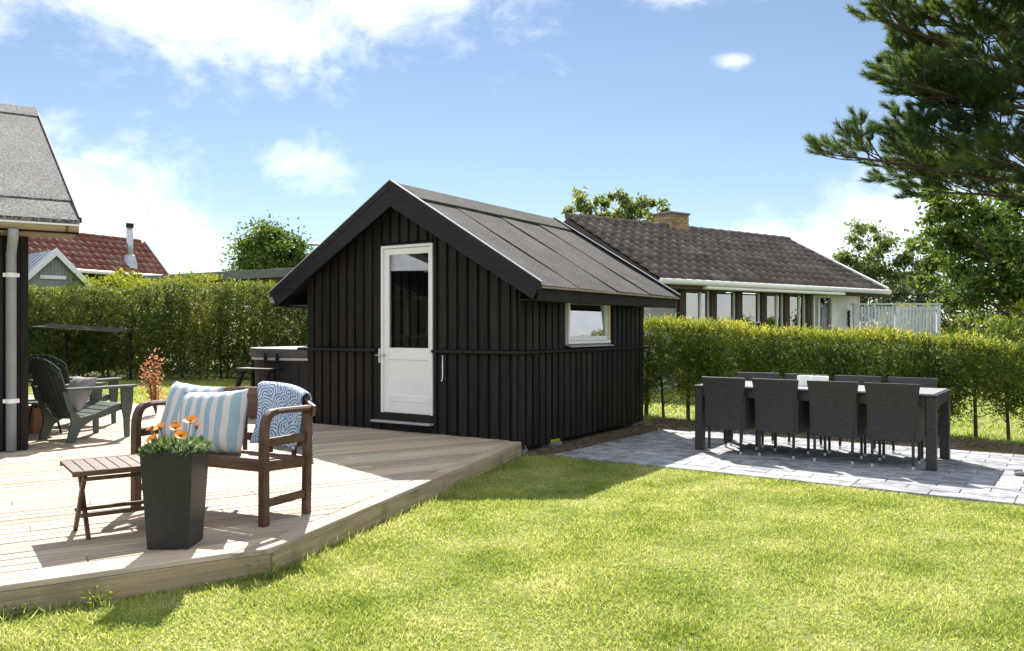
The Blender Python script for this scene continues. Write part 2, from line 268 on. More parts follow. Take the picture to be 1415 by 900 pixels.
M['litter'] = leaf_mat('leaf_litter', (0.06, 0.035, 0.02), (0.12, 0.07, 0.035), (0.2, 0.13, 0.06), 3, 0.1)
M['yellow'] = mat('yellow_block', (0.45, 0.36, 0.04), (0.30, 0.24, 0.03), 12, rough=0.8)
M['stone'] = mat('grey_stone', (0.14, 0.145, 0.16), (0.22, 0.225, 0.24), 8, rough=0.9, bump=0.4)
M['bedding'] = mat('pale_bedding', (0.45, 0.43, 0.4), rough=0.9)
M['darkcloth'] = mat('dark_cushion', (0.03, 0.028, 0.028), rough=0.9)
M['interior'] = mat('interior_timber', (0.42, 0.37, 0.30), (0.48, 0.42, 0.35), 3, rough=0.8)
M['wattle'] = mat('weathered_dark_plank', (0.045, 0.042, 0.036), (0.10, 0.095, 0.085), 4, (0.6, 6, 6), rough=0.8)

# ------------------------------------------------------------------ helpers
def tag(o, label=None, cat=None, group=None, kind=None):
    if label: o['label'] = label
    if cat: o['category'] = cat
    if group: o['group'] = group
    if kind: o['kind'] = kind
    return o

def empty(name, loc=(0, 0, 0), rz=0.0, label=None, cat=None, group=None, kind=None):
    o = bpy.data.objects.new(name, None); COL.objects.link(o); o.location = loc; o.rotation_euler = (0, 0, rz); o.empty_display_size = 0.2
    return tag(o, label, cat, group, kind)

def put(name, me, parent=None, loc=(0, 0, 0), rz=0.0):
    o = bpy.data.objects.new(name, me); COL.objects.link(o); o.location = loc; o.rotation_euler = (0, 0, rz)
    if parent: o.parent = parent
    return o

def copy_tree(o, parent=None):
    c = o.copy(); COL.objects.link(c); c.parent = parent
    for ch in o.children: copy_tree(ch, c)
    return c

class MB:
    """collects vertices and faces for ONE mesh object"""
    def __init__(s): s.v = []; s.f = []
    def add(s, vs, fs):
        n = len(s.v); s.v += [tuple(p) for p in vs]; s.f += [tuple(i+n for i in q) for q in fs]; return s
    def box(s, x0, x1, y0, y1, z0, z1):
        return s.add([(x0, y0, z0), (x1, y0, z0), (x1, y1, z0), (x0, y1, z0), (x0, y0, z1), (x1, y0, z1), (x1, y1, z1), (x0, y1, z1)],
                     [(3, 2, 1, 0), (4, 5, 6, 7), (0, 1, 5, 4), (1, 2, 6, 5), (2, 3, 7, 6), (3, 0, 4, 7)])
    def bar(s, p0, p1, w, h, up=(0, 0, 1), w1=None, h1=None):
        p0 = Vector(p0); p1 = Vector(p1); d = (p1-p0).normalized(); u = Vector(up)
        if abs(d.dot(u)) > 0.98: u = Vector((0, 1, 0))
        a = d.cross(u).normalized(); b = a.cross(d).normalized(); vs = []
        for p, ww, hh in ((p0, w, h), (p1, w1 or w, h1 or h)):
            for sa, sb in ((-1, -1), (1, -1), (1, 1), (-1, 1)): vs.append(p+a*(sa*ww/2)+b*(sb*hh/2))
        return s.add(vs, [(0, 1, 2, 3), (7, 6, 5, 4), (1, 0, 4, 5), (2, 1, 5, 6), (3, 2, 6, 7), (0, 3, 7, 4)])
    def prism(s, poly, z0, z1, ch=0.0):
        n = len(poly); vs = [(x, y, z0) for x, y in poly]
        if ch:
            ins = inset(poly, ch)
            vs += [(x, y, z1-ch) for x, y in poly]+[(x, y, z1) for x, y in ins]
            fs = [tuple(range(n))[::-1], tuple(range(2*n, 3*n))]
            for i in range(n):
                j = (i+1) % n; fs += [(i, j, n+j, n+i), (n+i, n+j, 2*n+j, 2*n+i)]
        else:
            vs += [(x, y, z1) for x, y in poly]; fs = [tuple(range(n))[::-1], tuple(range(n, 2*n))]
            for i in range(n): j = (i+1) % n; fs.append((i, j, n+j, n+i))
        return s.add(vs, fs)
    def tube(s, pts, rad, n=8, cap=True):
        pts = [Vector(p) for p in pts]; k = len(pts)
        rad = [rad]*k if isinstance(rad, (int, float)) else rad
        t0 = (pts[1]-pts[0]).normalized(); a = t0.orthogonal().normalized(); vs = []
        for i, p in enumerate(pts):
            t = (pts[min(i+1, k-1)]-pts[max(i-1, 0)]).normalized(); a = (a-t*a.dot(t)).normalized(); b = t.cross(a)
            for j in range(n): an = 2*math.pi*j/n; vs.append(p+(a*math.cos(an)+b*math.sin(an))*rad[i])
        fs = []
        for i in range(k-1):
            for j in range(n): j2 = (j+1) % n; fs.append((i*n+j, i*n+j2, (i+1)*n+j2, (i+1)*n+j))
        if cap: fs += [tuple(range(n))[::-1], tuple(range((k-1)*n, k*n))]
        return s.add(vs, fs)
    def lathe(s, prof, n=24, c=(0, 0, 0)):
        vs = []; k = len(prof)
        for r, z in prof:
            for j in range(n): an = 2*math.pi*j/n; vs.append((c[0]+r*math.cos(an), c[1]+r*math.sin(an), c[2]+z))
        fs = []
        for i in range(k-1):
            for j in range(n): j2 = (j+1) % n; fs.append((i*n+j, i*n+j2, (i+1)*n+j2, (i+1)*n+j))
        fs += [tuple(range(n))[::-1], tuple(range((k-1)*n, k*n))]
        return s.add(vs, fs)
    def build(s, name, m, parent=None, bevel=0.0, seg=1, smooth=False, loc=(0, 0, 0), rz=0.0):
        return put(name, s.mesh(name, m, bevel, seg, smooth), parent, loc, rz)
    def mesh(s, name, m, bevel=0.0, seg=1, smooth=False):
        me = bpy.data.meshes.new(name); me.from_pydata([tuple(v) for v in s.v], [], s.f)
        bm = bmesh.new(); bm.from_mesh(me)
        bmesh.ops.recalc_face_normals(bm, faces=bm.faces)
        if bevel: bmesh.ops.bevel(bm, geom=bm.edges[:], offset=bevel, segments=seg, affect='EDGES', profile=0.6, clamp_overlap=True)
        if smooth:
            for f in bm.faces: f.smooth = True
        bm.to_mesh(me); bm.free(); me.materials.append(m if not isinstance(m, str) else M[m]); return me

def inset(poly, d):
    n = len(poly); out = []
    A = sum(poly[i][0]*poly[(i+1) % n][1]-poly[(i+1) % n][0]*poly[i][1] for i in range(n))
    sg = 1 if A > 0 else -1
    for i in range(n):
        p0 = Vector(poly[i-1]); p1 = Vector(poly[i]); p2 = Vector(poly[(i+1) % n])
        e1 = (p1-p0).normalized(); e2 = (p2-p1).normalized(); n1 = Vector((-e1.y, e1.x))*sg; n2 = Vector((-e2.y, e2.x))*sg
        k = (n1+n2); l = k.length
        if l < 1e-4: out.append(tuple(p1)); continue
        k /= l; c = max(0.35, k.dot(n1)); q = p1+k*(d/c); out.append((q.x, q.y))
    return out

def box(name, parent, x0, x1, y0, y1, z0, z1, m, bevel=0.004, seg=1):
    return MB().box(x0, x1, y0, y1, z0, z1).build(name, m, parent, bevel, seg)

def bar(name, parent, p0, p1, w, h, m, bevel=0.003, up=(0, 0, 1), **k):
    return MB().bar(p0, p1, w, h, up, **k).build(name, m, parent, bevel)

def clip(poly, n, d):
    """keep the side where p.n <= d"""
    out = []
    for i in range(len(poly)):
        a = poly[i]; b = poly[(i+1) % len(poly)]; da = a[0]*n[0]+a[1]*n[1]-d; db = b[0]*n[0]+b[1]*n[1]-d
        if da <= 0: out.append(a)
        if da*db < 0: t = da/(da-db); out.append((a[0]+(b[0]-a[0])*t, a[1]+(b[1]-a[1])*t))
    res = []
    for p in out:
        if not res or (abs(p[0]-res[-1][0])+abs(p[1]-res[-1][1])) > 1e-3: res.append(p)
    if len(res) > 2 and abs(res[0][0]-res[-1][0])+abs(res[0][1]-res[-1][1]) < 1e-3: res.pop()
    return res

def inside(P, poly):
    x, y = P[:, 0], P[:, 1]; c = np.zeros(len(P), bool); n = len(poly); j = n-1
    for i in range(n):
        xi, yi = poly[i]; xj, yj = poly[j]
        cr = ((yi > y) != (yj > y)) & (x < (xj-xi)*(y-yi)/((yj-yi) if yj != yi else 1e-9)+xi); c ^= cr; j = i
    return c

def np_mesh(name, V, F, m):
    me = bpy.data.meshes.new(name); V = np.asarray(V, np.float32); F = np.asarray(F, np.int32); k = F.shape[1]
    me.vertices.add(len(V)); me.vertices.foreach_set('co', V.ravel())
    me.loops.add(F.size); me.loops.foreach_set('vertex_index', F.ravel())
    me.polygons.add(len(F)); me.polygons.foreach_set('loop_start', np.arange(0, F.size, k, dtype=np.int32))
    me.update(calc_edges=True); me.materials.append(M[m] if isinstance(m, str) else m)
    return me

def unit(a): return a/np.maximum(np.linalg.norm(a, axis=1, keepdims=True), 1e-9)
def rdir(n): return unit(RNG.normal(size=(n, 3)))

def leaves(P, D, L, W, fold=0.25, at=0.45, side=None):
    """diamond leaves: P base, D direction, L length, W width"""
    n = len(P); D = unit(D); s = side if side is not None else rdir(n)
    S = unit(np.cross(D, s)); U = np.cross(S, D); L = np.broadcast_to(np.asarray(L, float), (n,))[:, None]; W = np.broadcast_to(np.asarray(W, float), (n,))[:, None]
    mid = P+D*L*at-U*W*fold
    V = np.stack([P, mid+S*W*0.5, P+D*L, mid-S*W*0.5], 1).reshape(-1, 3)
    b = np.arange(n)[:, None]*4
    F = np.concatenate([b+np.array([[0, 1, 2]]), b+np.array([[0, 2, 3]])], 1).reshape(-1, 3)
    return V, F

def join(*vf):
    Vs, Fs, o = [], [], 0
    for V, F in vf: Vs.append(V); Fs.append(F+o); o += len(V)
    return np.concatenate(Vs), np.concatenate(Fs)

def cushion(name, m, w, h, t, label, cat, loc, rot, group=None, ears=0.03, n=14):
    V = []; F = []
    for sgn in (1, -1):
        for i in range(n+1):
            for j in range(n+1):
                u = -1+2*i/n; v = -1+2*j/n
                th = ((1-u**4)*(1-v**4))**0.55*t/2
                k = 1-0.05*(1-abs(u*v))*(abs(u)**3+abs(v)**3)
                wr = 0.006*math.sin(7*u+3*v*v)*math.sin(5*v+2*u)*(1-max(abs(u), abs(v))**6)
                V.append((u*w/2*k*(1+ears*abs(v)**6), v*h/2*k*(1+ears*abs(u)**6), sgn*(th+0.001)+wr))
    o = (n+1)**2
    for s_ in range(2):
        for i in range(n):
            for j in range(n):
                a = s_*o+i*(n+1)+j; q = (a, a+n+1, a+n+2, a+1); F.append(q if s_ == 0 else q[::-1])
    me = bpy.data.meshes.new(name); me.from_pydata(V, [], F)
    bm = bmesh.new(); bm.from_mesh(me); bmesh.ops.remove_doubles(bm, verts=bm.verts, dist=0.0025)
    for f in bm.faces: f.smooth = True
    bm.to_mesh(me); bm.free(); me.materials.append(M[m])
    ob = put(name, me); ob.location = loc; ob.rotation_euler = rot
    return tag(ob, label, cat, group)

def frame2(o, rz):
    c, s = math.cos(rz), math.sin(rz)
    return lambda x, y: (o[0]+x*c-y*s, o[1]+x*s+y*c)

# ------------------------------------------------------------------ the setting: ground, deck, patio
DZ = 0.15
S_RZ = R(-32.9); S_O = (0.06, 8.86); SW = frame2(S_O, S_RZ)      # shed: x along the front to the right, y to the back
P_RZ = R(-35.5); P_O = (0.444, 8.73); PW = frame2(P_O, P_RZ)     # paved terrace
D_RZ = R(32.3); D_O = (-1.34, 4.533); DWm = frame2(D_O, D_RZ)    # deck: x along its boards

g = MB().add([(-400, -60, 0), (400, -60, 0), (400, 900, 0), (-400, 900, 0)], [(0, 1, 2, 3)]).build('ground', 'ground'); tag(g, 'grassy ground running out to the horizon', 'ground', kind='structure')

DECK = [(-1.34, 4.533), (0.085, 8.79), SW(0.02, -0.03), SW(-3.2, -0.03), SW(-3.24, 0.36), SW(-11.2, 0.36), (-9.4, 7.0), (-5.2, 2.09)]
def to_local(p, o, rz):
    c, s = math.cos(-rz), math.sin(-rz); x, y = p[0]-o[0], p[1]-o[1]; return (x*c-y*s, x*s+y*c)
DL = [to_local(p, D_O, D_RZ) for p in DECK]
deck = empty('deck', (*D_O, 0), D_RZ, kind='structure'); tag(deck, 'pale weathered timber deck in front of the black shed', 'deck')
e = Vector(DL[1])-Vector(DL[0]); el_ = e.length; e /= el_; nrm = Vector((e.y, -e.x))     # outward of the right edge
dmax = nrm.dot(Vector(DL[0]))
body = clip(DL, nrm, dmax-0.125)
P_, GAP = 0.128, 0.012
k = 0; ymax = max(p[1] for p in body)
while k*P_ < ymax:
    y0, y1 = k*P_+GAP/2-0.02, (k+1)*P_-GAP/2-0.02
    st = clip(clip(body, (0, 1), y1), (0, -1), -y0)
    if len(st) >= 3:
        xs = [p[0] for p in st]; a, b = min(xs), max(xs); cuts = []; c = b-random.uniform(1.0, 4.2)
        while c > a+0.5: cuts.append(c); c -= random.uniform(3.0, 4.4)
        lim = [b+1]+cuts+[a-1]
        for i in range(len(lim)-1):
            pc = clip(clip(st, (1, 0), lim[i]-0.002), (-1, 0), -(lim[i+1]+0.002))
            if len(pc) >= 3: MB().prism(pc, DZ-0.028, DZ+random.uniform(-0.0015, 0.0015), 0.004).build('plank', 'deck', deck)
    k += 1
# border plank along the right edge, edge boards, dark frame under the planks
b0 = Vector(DL[0]); b1 = Vector(DL[1]); rb = [tuple(b0+nrm*0.012), tuple(b1+nrm*0.012), tuple(b1-nrm*0.120), tuple(b0-nrm*0.120)]
mid = el_*0.56
def edge_seg(t0, t1, o0, o1): return [tuple(b0+e*t0+nrm*o0), tuple(b0+e*t1+nrm*o0), tuple(b0+e*t1+nrm*o1), tuple(b0+e*t0+nrm*o1)]
def border_plank(t0, t1):
    pl = edge_seg(t0, t1, 0.014, -0.118); L0 = MB()
    pl = clip(pl, (0, -1), 0.02)
    loc = [to_local(p, tuple(b0), math.atan2(e.y, e.x)) for p in pl]
    return L0.prism(loc, -0.014, 0.014, 0.004).build('border_plank', 'deck', deck, loc=(b0.x, b0.y, DZ-0.014), rz=math.atan2(e.y, e.x))
border_plank(-0.3, mid-0.002); border_plank(mid+0.002, el_)
def edge_board(p, q, z0, z1, th):
    p = Vector(p); q = Vector(q); d = (q-p); l = d.length; MB().box(0, l, -th, 0, z0, z1).build('edge_board', 'fascia', deck, 0.003, loc=(p.x, p.y, 0), rz=math.atan2(d.y, d.x))
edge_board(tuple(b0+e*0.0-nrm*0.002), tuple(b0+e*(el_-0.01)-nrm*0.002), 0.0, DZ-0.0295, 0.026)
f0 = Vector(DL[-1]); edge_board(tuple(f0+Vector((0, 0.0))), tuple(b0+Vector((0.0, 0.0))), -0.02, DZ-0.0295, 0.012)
uf = inset([p for p in DL], 0.05); MB().prism(uf, -0.05, DZ-0.04).build('underframe', 'under', deck)

PL_X, PL_Y = 6.2, 2.86
patio = empty('patio', (*P_O, 0), P_RZ, kind='structure'); tag(patio, 'grey stone paved terrace behind the lawn', 'patio')
MB().prism([(-0.02, -0.02), (PL_X, -0.02), (PL_X, PL_Y+0.02), (0.1, PL_Y+0.02), (-0.02, PL_Y-0.3)], -0.05, 0.006).build('paver_bed', 'joint', patio)
pv = {}
def paver(x, y, w, h):
    key = (round(w, 3), round(h, 3))
    if key not in pv: pv[key] = MB().prism([(0.003, 0.003), (w-0.003, 0.003), (w-0.003, h-0.003), (0.003, h-0.003)], -0.02, 0.0, 0.004).mesh('paver', 'paver')
    o = put('paver', pv[key], patio); o.location = (x, y, 0.022+random.uniform(-0.0025, 0.0025))
x = 0.0
while x < PL_X-0.1: paver(x, 0, 0.6, 0.2); x += 0.6
r = 0; y = 0.2
while y < PL_Y-0.1:
    x = 0.0 if r % 2 else -0.2
    while x < PL_X-0.2:
        if x < -0.01: paver(0, y, 0.2, 0.19)
        elif not (y > PL_Y-0.3 and x < 0.15): paver(x, y, 0.4, 0.19)
        x += 0.4
    y += 0.19; r += 1

def sheet(name, poly, z, m, label, cat, kind='structure', jitter=0.05, n=8):
    pts = []
    for i in range(len(poly)):
        a = Vector(poly[i]); b = Vector(poly[(i+1) % len(poly)])
        for t in range(n): q = a.lerp(b, t/n); pts.append((q.x+random.uniform(-jitter, jitter), q.y+random.uniform(-jitter, jitter), z))
    me = bpy.data.meshes.new(name); me.from_pydata(pts, [], [tuple(range(len(pts)))]); me.materials.append(M[m])
    return tag(put(name, me), label, cat, kind=kind)
SOIL1 = [SW(-0.1, -0.25), PW(-0.05, -0.05), PW(-0.04, PL_Y-0.25), PW(0.2, PL_Y+0.05), PW(0.2, PL_Y+0.9), SW(-0.1, 4.3), SW(-0.1, 1.5)]
SOIL2 = [PW(0.1, PL_Y-0.02), PW(7.5, PL_Y-0.02), PW(7.5, PL_Y+1.0), PW(0.1, PL_Y+1.0)]
sheet('soil_strip', SOIL1, 0.006, 'soil', 'bare soil strip between the shed and the paving', 'soil')
sheet('soil_bed', SOIL2, 0.010, 'soil', 'bare soil bed under the yew hedge', 'soil')
V, F = leaves(np.column_stack([RNG.uniform(0.1, 7.0, 2600), RNG.uniform(PL_Y-0.03, PL_Y+1.05, 2600), RNG.uniform(0.012, 0.03, 2600)]), rdir(2600)*np.array([1, 1, 0.25]), RNG.uniform(0.02, 0.06, 2600), 0.012)
tag(put('leaf_litter', np_mesh('leaf_litter', V, F, 'litter'), loc=(*P_O, 0), rz=P_RZ), 'brown fallen leaves under the yew hedge', 'leaf litter', kind='stuff')
n = 1500; V, F = leaves(np.column_stack([RNG.uniform(0.02, 0.6, n), RNG.uniform(-0.2, 4.2, n), RNG.uniform(0.008, 0.03, n)]), rdir(n)*np.array([1, 1, 0.35]), RNG.uniform(0.015, 0.05, n), 0.012)
tag(put('dead_grass', np_mesh('dead_grass', V, F, 'litter'), loc=(*S_O, 0), rz=S_RZ), 'dry brown litter on the soil beside the shed', 'dead grass', kind='stuff')

# lawn blades
SHED = [SW(-3.3, -0.02), SW(0.05, -0.02), SW(0.05, 3.4), SW(-3.3, 3.4)]
PATIO = [PW(-0.06, 0.02), PW(7.2, 0.02), PW(7.2, PL_Y+1.0), PW(-0.06, PL_Y+1.0)]
def scatter(n, xr, yr, excl, fov=0.72):
    P = np.column_stack([RNG.uniform(*xr, n), RNG.uniform(*yr, n)])
    keep = np.abs(P[:, 0]) < fov*P[:, 1]+0.6
    for ex in excl: keep &= ~inside(P, ex)
    return P[keep]
def blades(P, lmin, lmax, w, lean=0.55):
    n = len(P); d = RNG.normal(size=(n, 3))*lean; d[:, 2] = RNG.uniform(0.35, 1.0, n)
    l = RNG.uniform(lmin, lmax, n)*(0.7+0.5*np.sin(P[:, 0]*2.1+np.sin(P[:, 1]*1.7))**2)
    d2 = d.copy()
    return leaves(np.column_stack([P, np.full(n, -0.003)]), d2, l, w, 0.15, 0.35)
EX = [DECK, PATIO, SHED, SOIL1]
def tufted(n, k, sg, *a):
    C = scatter(n//k, *a); P = np.repeat(C, k, 0); P = P+RNG.normal(0, 1, P.shape)*sg*RNG.uniform(0.6, 1.6, (len(C), 1)).repeat(k, 0)
    for ex in EX: P = P[~inside(P, ex)]
    return P
fr = np.concatenate([scatter(300000, (-4.5, 5.5), (2.3, 5.2), EX), tufted(420000, 16, 0.013, (-4.5, 5.5), (2.3, 5.2), EX)]); mdl = np.concatenate([scatter(300000, (-3, 6), (5.2, 9.5), EX), tufted(380000, 16, 0.018, (-3, 6), (5.2, 9.5), EX)])
bk = scatter(260000, (-11, -1.5), (10.5, 23), EX+[SHED]); rt = scatter(160000, (0.5, 16), (9.0, 20), EX)
sd = np.concatenate([scatter(130000, (3.0, 9.5), (1.6, 8.0), EX, 3.0), scatter(60000, (-6.5, -1.0), (0.8, 3.9), EX, 3.0)])
g = join(blades(sd, 0.014, 0.04, 0.009, 0.8), blades(fr, 0.010, 0.042, 0.0046, 0.75), blades(mdl, 0.014, 0.036, 0.006, 0.8), blades(bk, 0.03, 0.07, 0.011), blades(rt, 0.03, 0.07, 0.011))
tag(put('lawn_grass', np_mesh('lawn_grass', g[0], g[1], 'grass')), 'short sunlit yellow green lawn grass with straw patches', 'grass', kind='stuff')
# longer uncut tufts along the deck edge
tp = []
for (a, b, cnt) in ((DECK[0], DECK[1], 70), (DECK[-1], DECK[0], 90)):
    a = Vector(a); b = Vector(b); d = (b-a).normalized(); nn = Vector((d.y, -d.x))
    for i in range(cnt):
        q = a.lerp(b, random.random())+nn*random.uniform(0.01, 0.12); m_ = random.randint(8, 26)
        tp.append(np.column_stack([RNG.normal(q.x, 0.025, m_), RNG.normal(q.y, 0.025, m_)]))
T = np.concatenate(tp); V, F = blades(T, 0.03, 0.09, 0.005, 0.5)
tag(put('edge_grass', np_mesh('edge_grass', V, F, 'grass')), 'longer uncut grass along the foot of the deck', 'grass', kind='stuff')
# a broad-leaved weed at the foot of the deck
def weed(q, n, h, m, label):
    o = empty('weed', (*q, 0), 0, label, 'weed'); P = RNG.normal(size=(n, 3))*np.array([h*0.35, h*0.22, h*0.25])+np.array([0, 0, h*0.55])
    D = P*np.array([1, 1, 0.2])+RNG.normal(size=(n, 3))*0.05; V, F = leaves(P, D, h*0.30, h*0.10); tag(put('leaf_cluster', np_mesh('leaf_cluster', V, F, m), o), kind='stuff')
    s = MB()
    for i in range(5): s.tube([(0, 0, 0), (RNG.normal()*h*0.1, RNG.normal()*h*0.08, h*0.4), tuple(P[i])], 0.002, 5)
    s.build('stem', 'gazleaf', o); return o
weed((-2.03, 3.98), 40, 0.10, 'leafY', 'bright green leafy weed at the foot of the deck edge')
weed((-2.33, 3.83), 36, 0.08, 'gazleaf', 'small grey green weed near the end of the deck edge')
weed((-1.31, 4.42), 40, 0.10, 'leafY', 'spiky green weed under the deck corner')

# ------------------------------------------------------------------ black garden shed
def pxz(poly, y0, y1):
    n = len(poly); return [(x, y0, z) for x, z in poly]+[(x, y1, z) for x, z in poly], [tuple(range(n)), tuple(range(n, 2*n))[::-1]]+[(i, (i+1) % n, n+(i+1) % n, n+i) for i in range(n)]
def pyz(poly, x0, x1):
    n = len(poly); return [(x0, y, z) for y, z in poly]+[(x1, y, z) for y, z in poly], [tuple(range(n)), tuple(range(n, 2*n))[::-1]]+[(i, (i+1) % n, n+(i+1) % n, n+i) for i in range(n)]

shed = empty('garden_shed', (*S_O, 0), S_RZ, 'black timber garden shed with white glazed door and grey felt roof', 'shed')
RX, RZ_, SL, EX_ = -1.6, 3.035, 0.602, 2.02
def ztop(x): return RZ_-SL*abs(x-RX)
def zund(x): return ztop(x)-0.10
WY = 3.34
DX0, DX1, DB, DT = -1.936, -1.145, 0.356, 2.362
# wall panels
wl = MB()
wl.add(*pxz([(-3.2, 0.05), (DX0, 0.05), (DX0, zund(DX0)), (-3.2, zund(-3.2))], 0.0, 0.06))
wl.add(*pxz([(DX1, 0.05), (0, 0.05), (0, zund(0)), (DX1, zund(DX1))], 0.0, 0.06))
wl.add(*pxz([(DX0, DT), (DX1, DT), (DX1, zund(DX1)), (RX, zund(RX)), (DX0, zund(DX0))], 0.0, 0.06))
wl.add(*pxz([(DX0, 0.05), (DX1, 0.05), (DX1, DB), (DX0, DB)], 0.0, 0.06))
wl.build('front_wall', 'black', shed)
WY0, WY1, WB, WT = 1.054, 2.20, 1.175, 1.745
ws = MB().box(-0.06, 0, 0.061, WY0, 0.05, zund(0)).box(-0.06, 0, WY1, WY, 0.05, zund(0)).box(-0.06, 0, WY0, WY1, 0.05, WB).box(-0.06, 0, WY0, WY1, WT, zund(0))
ws.build('side_wall', 'black', shed)
MB().box(-3.2, -3.14, 0.061, 1.35, 0.05, zund(-3.2)).box(-3.2, -3.14, 2.45, WY, 0.05, zund(-3.2)).box(-3.2, -3.14, 1.35, 2.45, 0.05, 1.22).box(-3.2, -3.14, 1.35, 2.45, 1.86, zund(-3.2)).build('side_wall', 'black', shed)
MB().box(-3.139, -3.125, 0.061, 1.34, 0.31, 1.9).box(-3.139, -3.125, 2.46, WY-0.08, 0.31, 1.9).box(-3.139, -3.125, 1.34, 2.46, 0.31, 1.21).build('inner_lining', 'interior', shed)
lw_ = empty('window', (0, 0, 0)); lw_.parent = shed
for y0_, y1_, z0_, z1_ in ((1.355, 1.41, 1.225, 1.855), (2.39, 2.445, 1.225, 1.855), (1.411, 2.389, 1.225, 1.275), (1.411, 2.389, 1.80, 1.855), (1.87, 1.93, 1.276, 1.799)): box('frame', lw_, -3.23, -3.11, y0_, y1_, z0_, z1_, 'white')
box('pane', lw_, -3.172, -3.168, 1.41, 2.39, 1.275, 1.80, 'glass', 0)
MB().add(*pxz([(-3.139, 0.05), (-0.061, 0.05), (-0.061, zund(0)), (RX, zund(RX)), (-3.139, zund(-3.2))], WY-0.06, WY)).build('back_wall', 'black', shed)
MB().box(-3.13, -0.07, 0.07, WY-0.07, 0.24, 0.30).build('floor', 'interior', shed)
MB().box(-3.13, -0.07, WY-0.075, WY-0.062, 0.31, 1.9).build('inner_lining', 'interior', shed)
# cladding boards
PB, BW, BT = 0.1435, 0.100, 0.032
i = 0; x = -3.2
def fboard(x0, x1, z0, za, zb): MB().add(*pxz([(x0, z0), (x1, z0), (x1, zb), (x0, za)], -BT-random.uniform(0, 0.004), -0.001)).build('board', 'black', shed, 0.004)
while x < -0.02:
    x0, x1 = x, min(x+BW, 0.0)
    if x1 > DX0-0.045 and x0 < DX1+0.03:
        if x0 < DX0-0.06: fboard(x0, DX0-0.012, 0.06, 1.085, 1.085); fboard(x0, DX0-0.012, 1.125, zund(x0)-0.01, zund(DX0-0.012)-0.01)
        elif x1 > DX1+0.05: fboard(DX1+0.012, x1, 0.06, 1.085, 1.085); fboard(DX1+0.012, x1, 1.125, zund(DX1+0.012)-0.01, zund(x1)-0.01)
        if x1 > DX0+0.02 and x0 < DX1-0.02:
            a_, b_ = max(x0, DX0), min(x1, DX1)
            if a_ < RX < b_: fboard(a_, b_, DT+0.03, zund(a_)-0.01, zund(b_)-0.01)
            else: fboard(a_, b_, DT+0.03, zund(a_)-0.01, zund(b_)-0.01)
    else:
        fboard(x0, x1, 0.06+random.uniform(0, 0.01), 1.085, 1.085); fboard(x0, x1, 1.125, zund(x0)-0.01, zund(x1)-0.01)
    x += PB
y = 0.0
def sboard(y0, y1, z0, z1, xs): MB().box(xs[0], xs[1], y0, y1, z0, z1).build('board', 'black', shed, 0.004)
while y < WY-0.05:
    y0, y1 = y, min(y+BW, WY); y0 = 0.0 if y0 < 0.02 else y0
    sboard(y0, y1, 0.04+random.uniform(0, 0.035), 1.085, (0.001, BT+random.uniform(0, 0.004)))
    if y1 < WY0-0.01 or y0 > WY1+0.01: sboard(y0, y1, 1.125, 1.84, (0.001, BT+random.uniform(0, 0.004)))
    sboard(y0, y1, 0.06, 1.85 if (y1 < 1.33 or y0 > 2.47) else 1.2, (-3.2-BT, -3.201))
    y += PB
# rail round the walls
MB().box(-3.34, -2.0, -0.085, -0.001, 1.088, 1.122).build('wall_rail', 'barge', shed, 0.006)
MB().box(-1.138, 0.078, -0.078, -0.001, 1.088, 1.122).build('wall_rail', 'black', shed, 0.006)
MB().box(0.001, 0.078, 0.003, WY+0.05, 1.088, 1.122).build('wall_rail', 'black', shed, 0.006)
# door
door = empty('door', (0, 0, 0)); door.parent = shed
def dpart(name, x0, x1, y0, y1, z0, z1, m='white', b=0.004): return box(name, door, x0, x1, y0, y1, z0, z1, m, b)
FW = 0.035
dpart('frame', DX0, DX0+FW, -0.040, 0.05, DB, DT); dpart('frame', DX1-FW*0.8, DX1, -0.040, 0.05, DB, DT)
dpart('frame', DX0+FW, DX1-FW*0.8, -0.040, 0.05, DT-FW, DT)
a0, a1, bz, tz = DX0+FW+0.004, DX1-FW*0.8-0.004, DB+0.004, DT-FW-0.004
GZ0 = 1.125; SWD = 0.075
dpart('stile', a0, a0+SWD, -0.022, 0.02, bz, tz); dpart('stile', a1-SWD*0.55, a1, -0.022, 0.02, bz, tz)
gx0, gx1 = a0+SWD, a1-SWD*0.55
dpart('top_rail', gx0, gx1, -0.021, 0.019, tz-0.075, tz); dpart('lock_rail', gx0, gx1, -0.021, 0.019, GZ0-0.13, GZ0)
dpart('bottom_rail', gx0, gx1, -0.021, 0.019, bz, bz+0.13); dpart('mid_rail', gx0, gx1, -0.0195, 0.018, bz+0.131, bz+0.215, b=0.006)
dpart('door_panel', gx0, gx1, -0.012, 0.010, bz+0.215, GZ0-0.13, b=0.0)
dpart('pane', gx0, gx1, -0.004, 0.0, GZ0, tz-0.075, 'doorglass', 0)
dpart('glazing_bead', gx0, gx1, -0.018, -0.0045, GZ0, GZ0+0.012); dpart('threshold', DX0-0.10, DX1+0.02, -0.12, -0.001, 0.245, 0.268, 'zinc', 0.004)
dpart('drip_board', DX0-0.05, DX1+0.02, -0.037, -0.001, 0.27, DB-0.002, 'black')
dpart('head_flashing', DX0-0.09, DX1+0.012, -0.052, -0.001, DT+0.001, DT+0.014, 'wallcore', 0.002)
h = MB(); h.tube([(DX0+0.055, -0.022, 1.045), (DX0+0.055, -0.075, 1.045), (DX0-0.055, -0.08, 1.045)], 0.0115, 8); h.build('handle', 'steel', door, smooth=True)
dpart('lock_plate', DX0-0.035, DX0-0.001, -0.045, -0.0385, 0.955, 1.125, 'tuprim', 0.002)
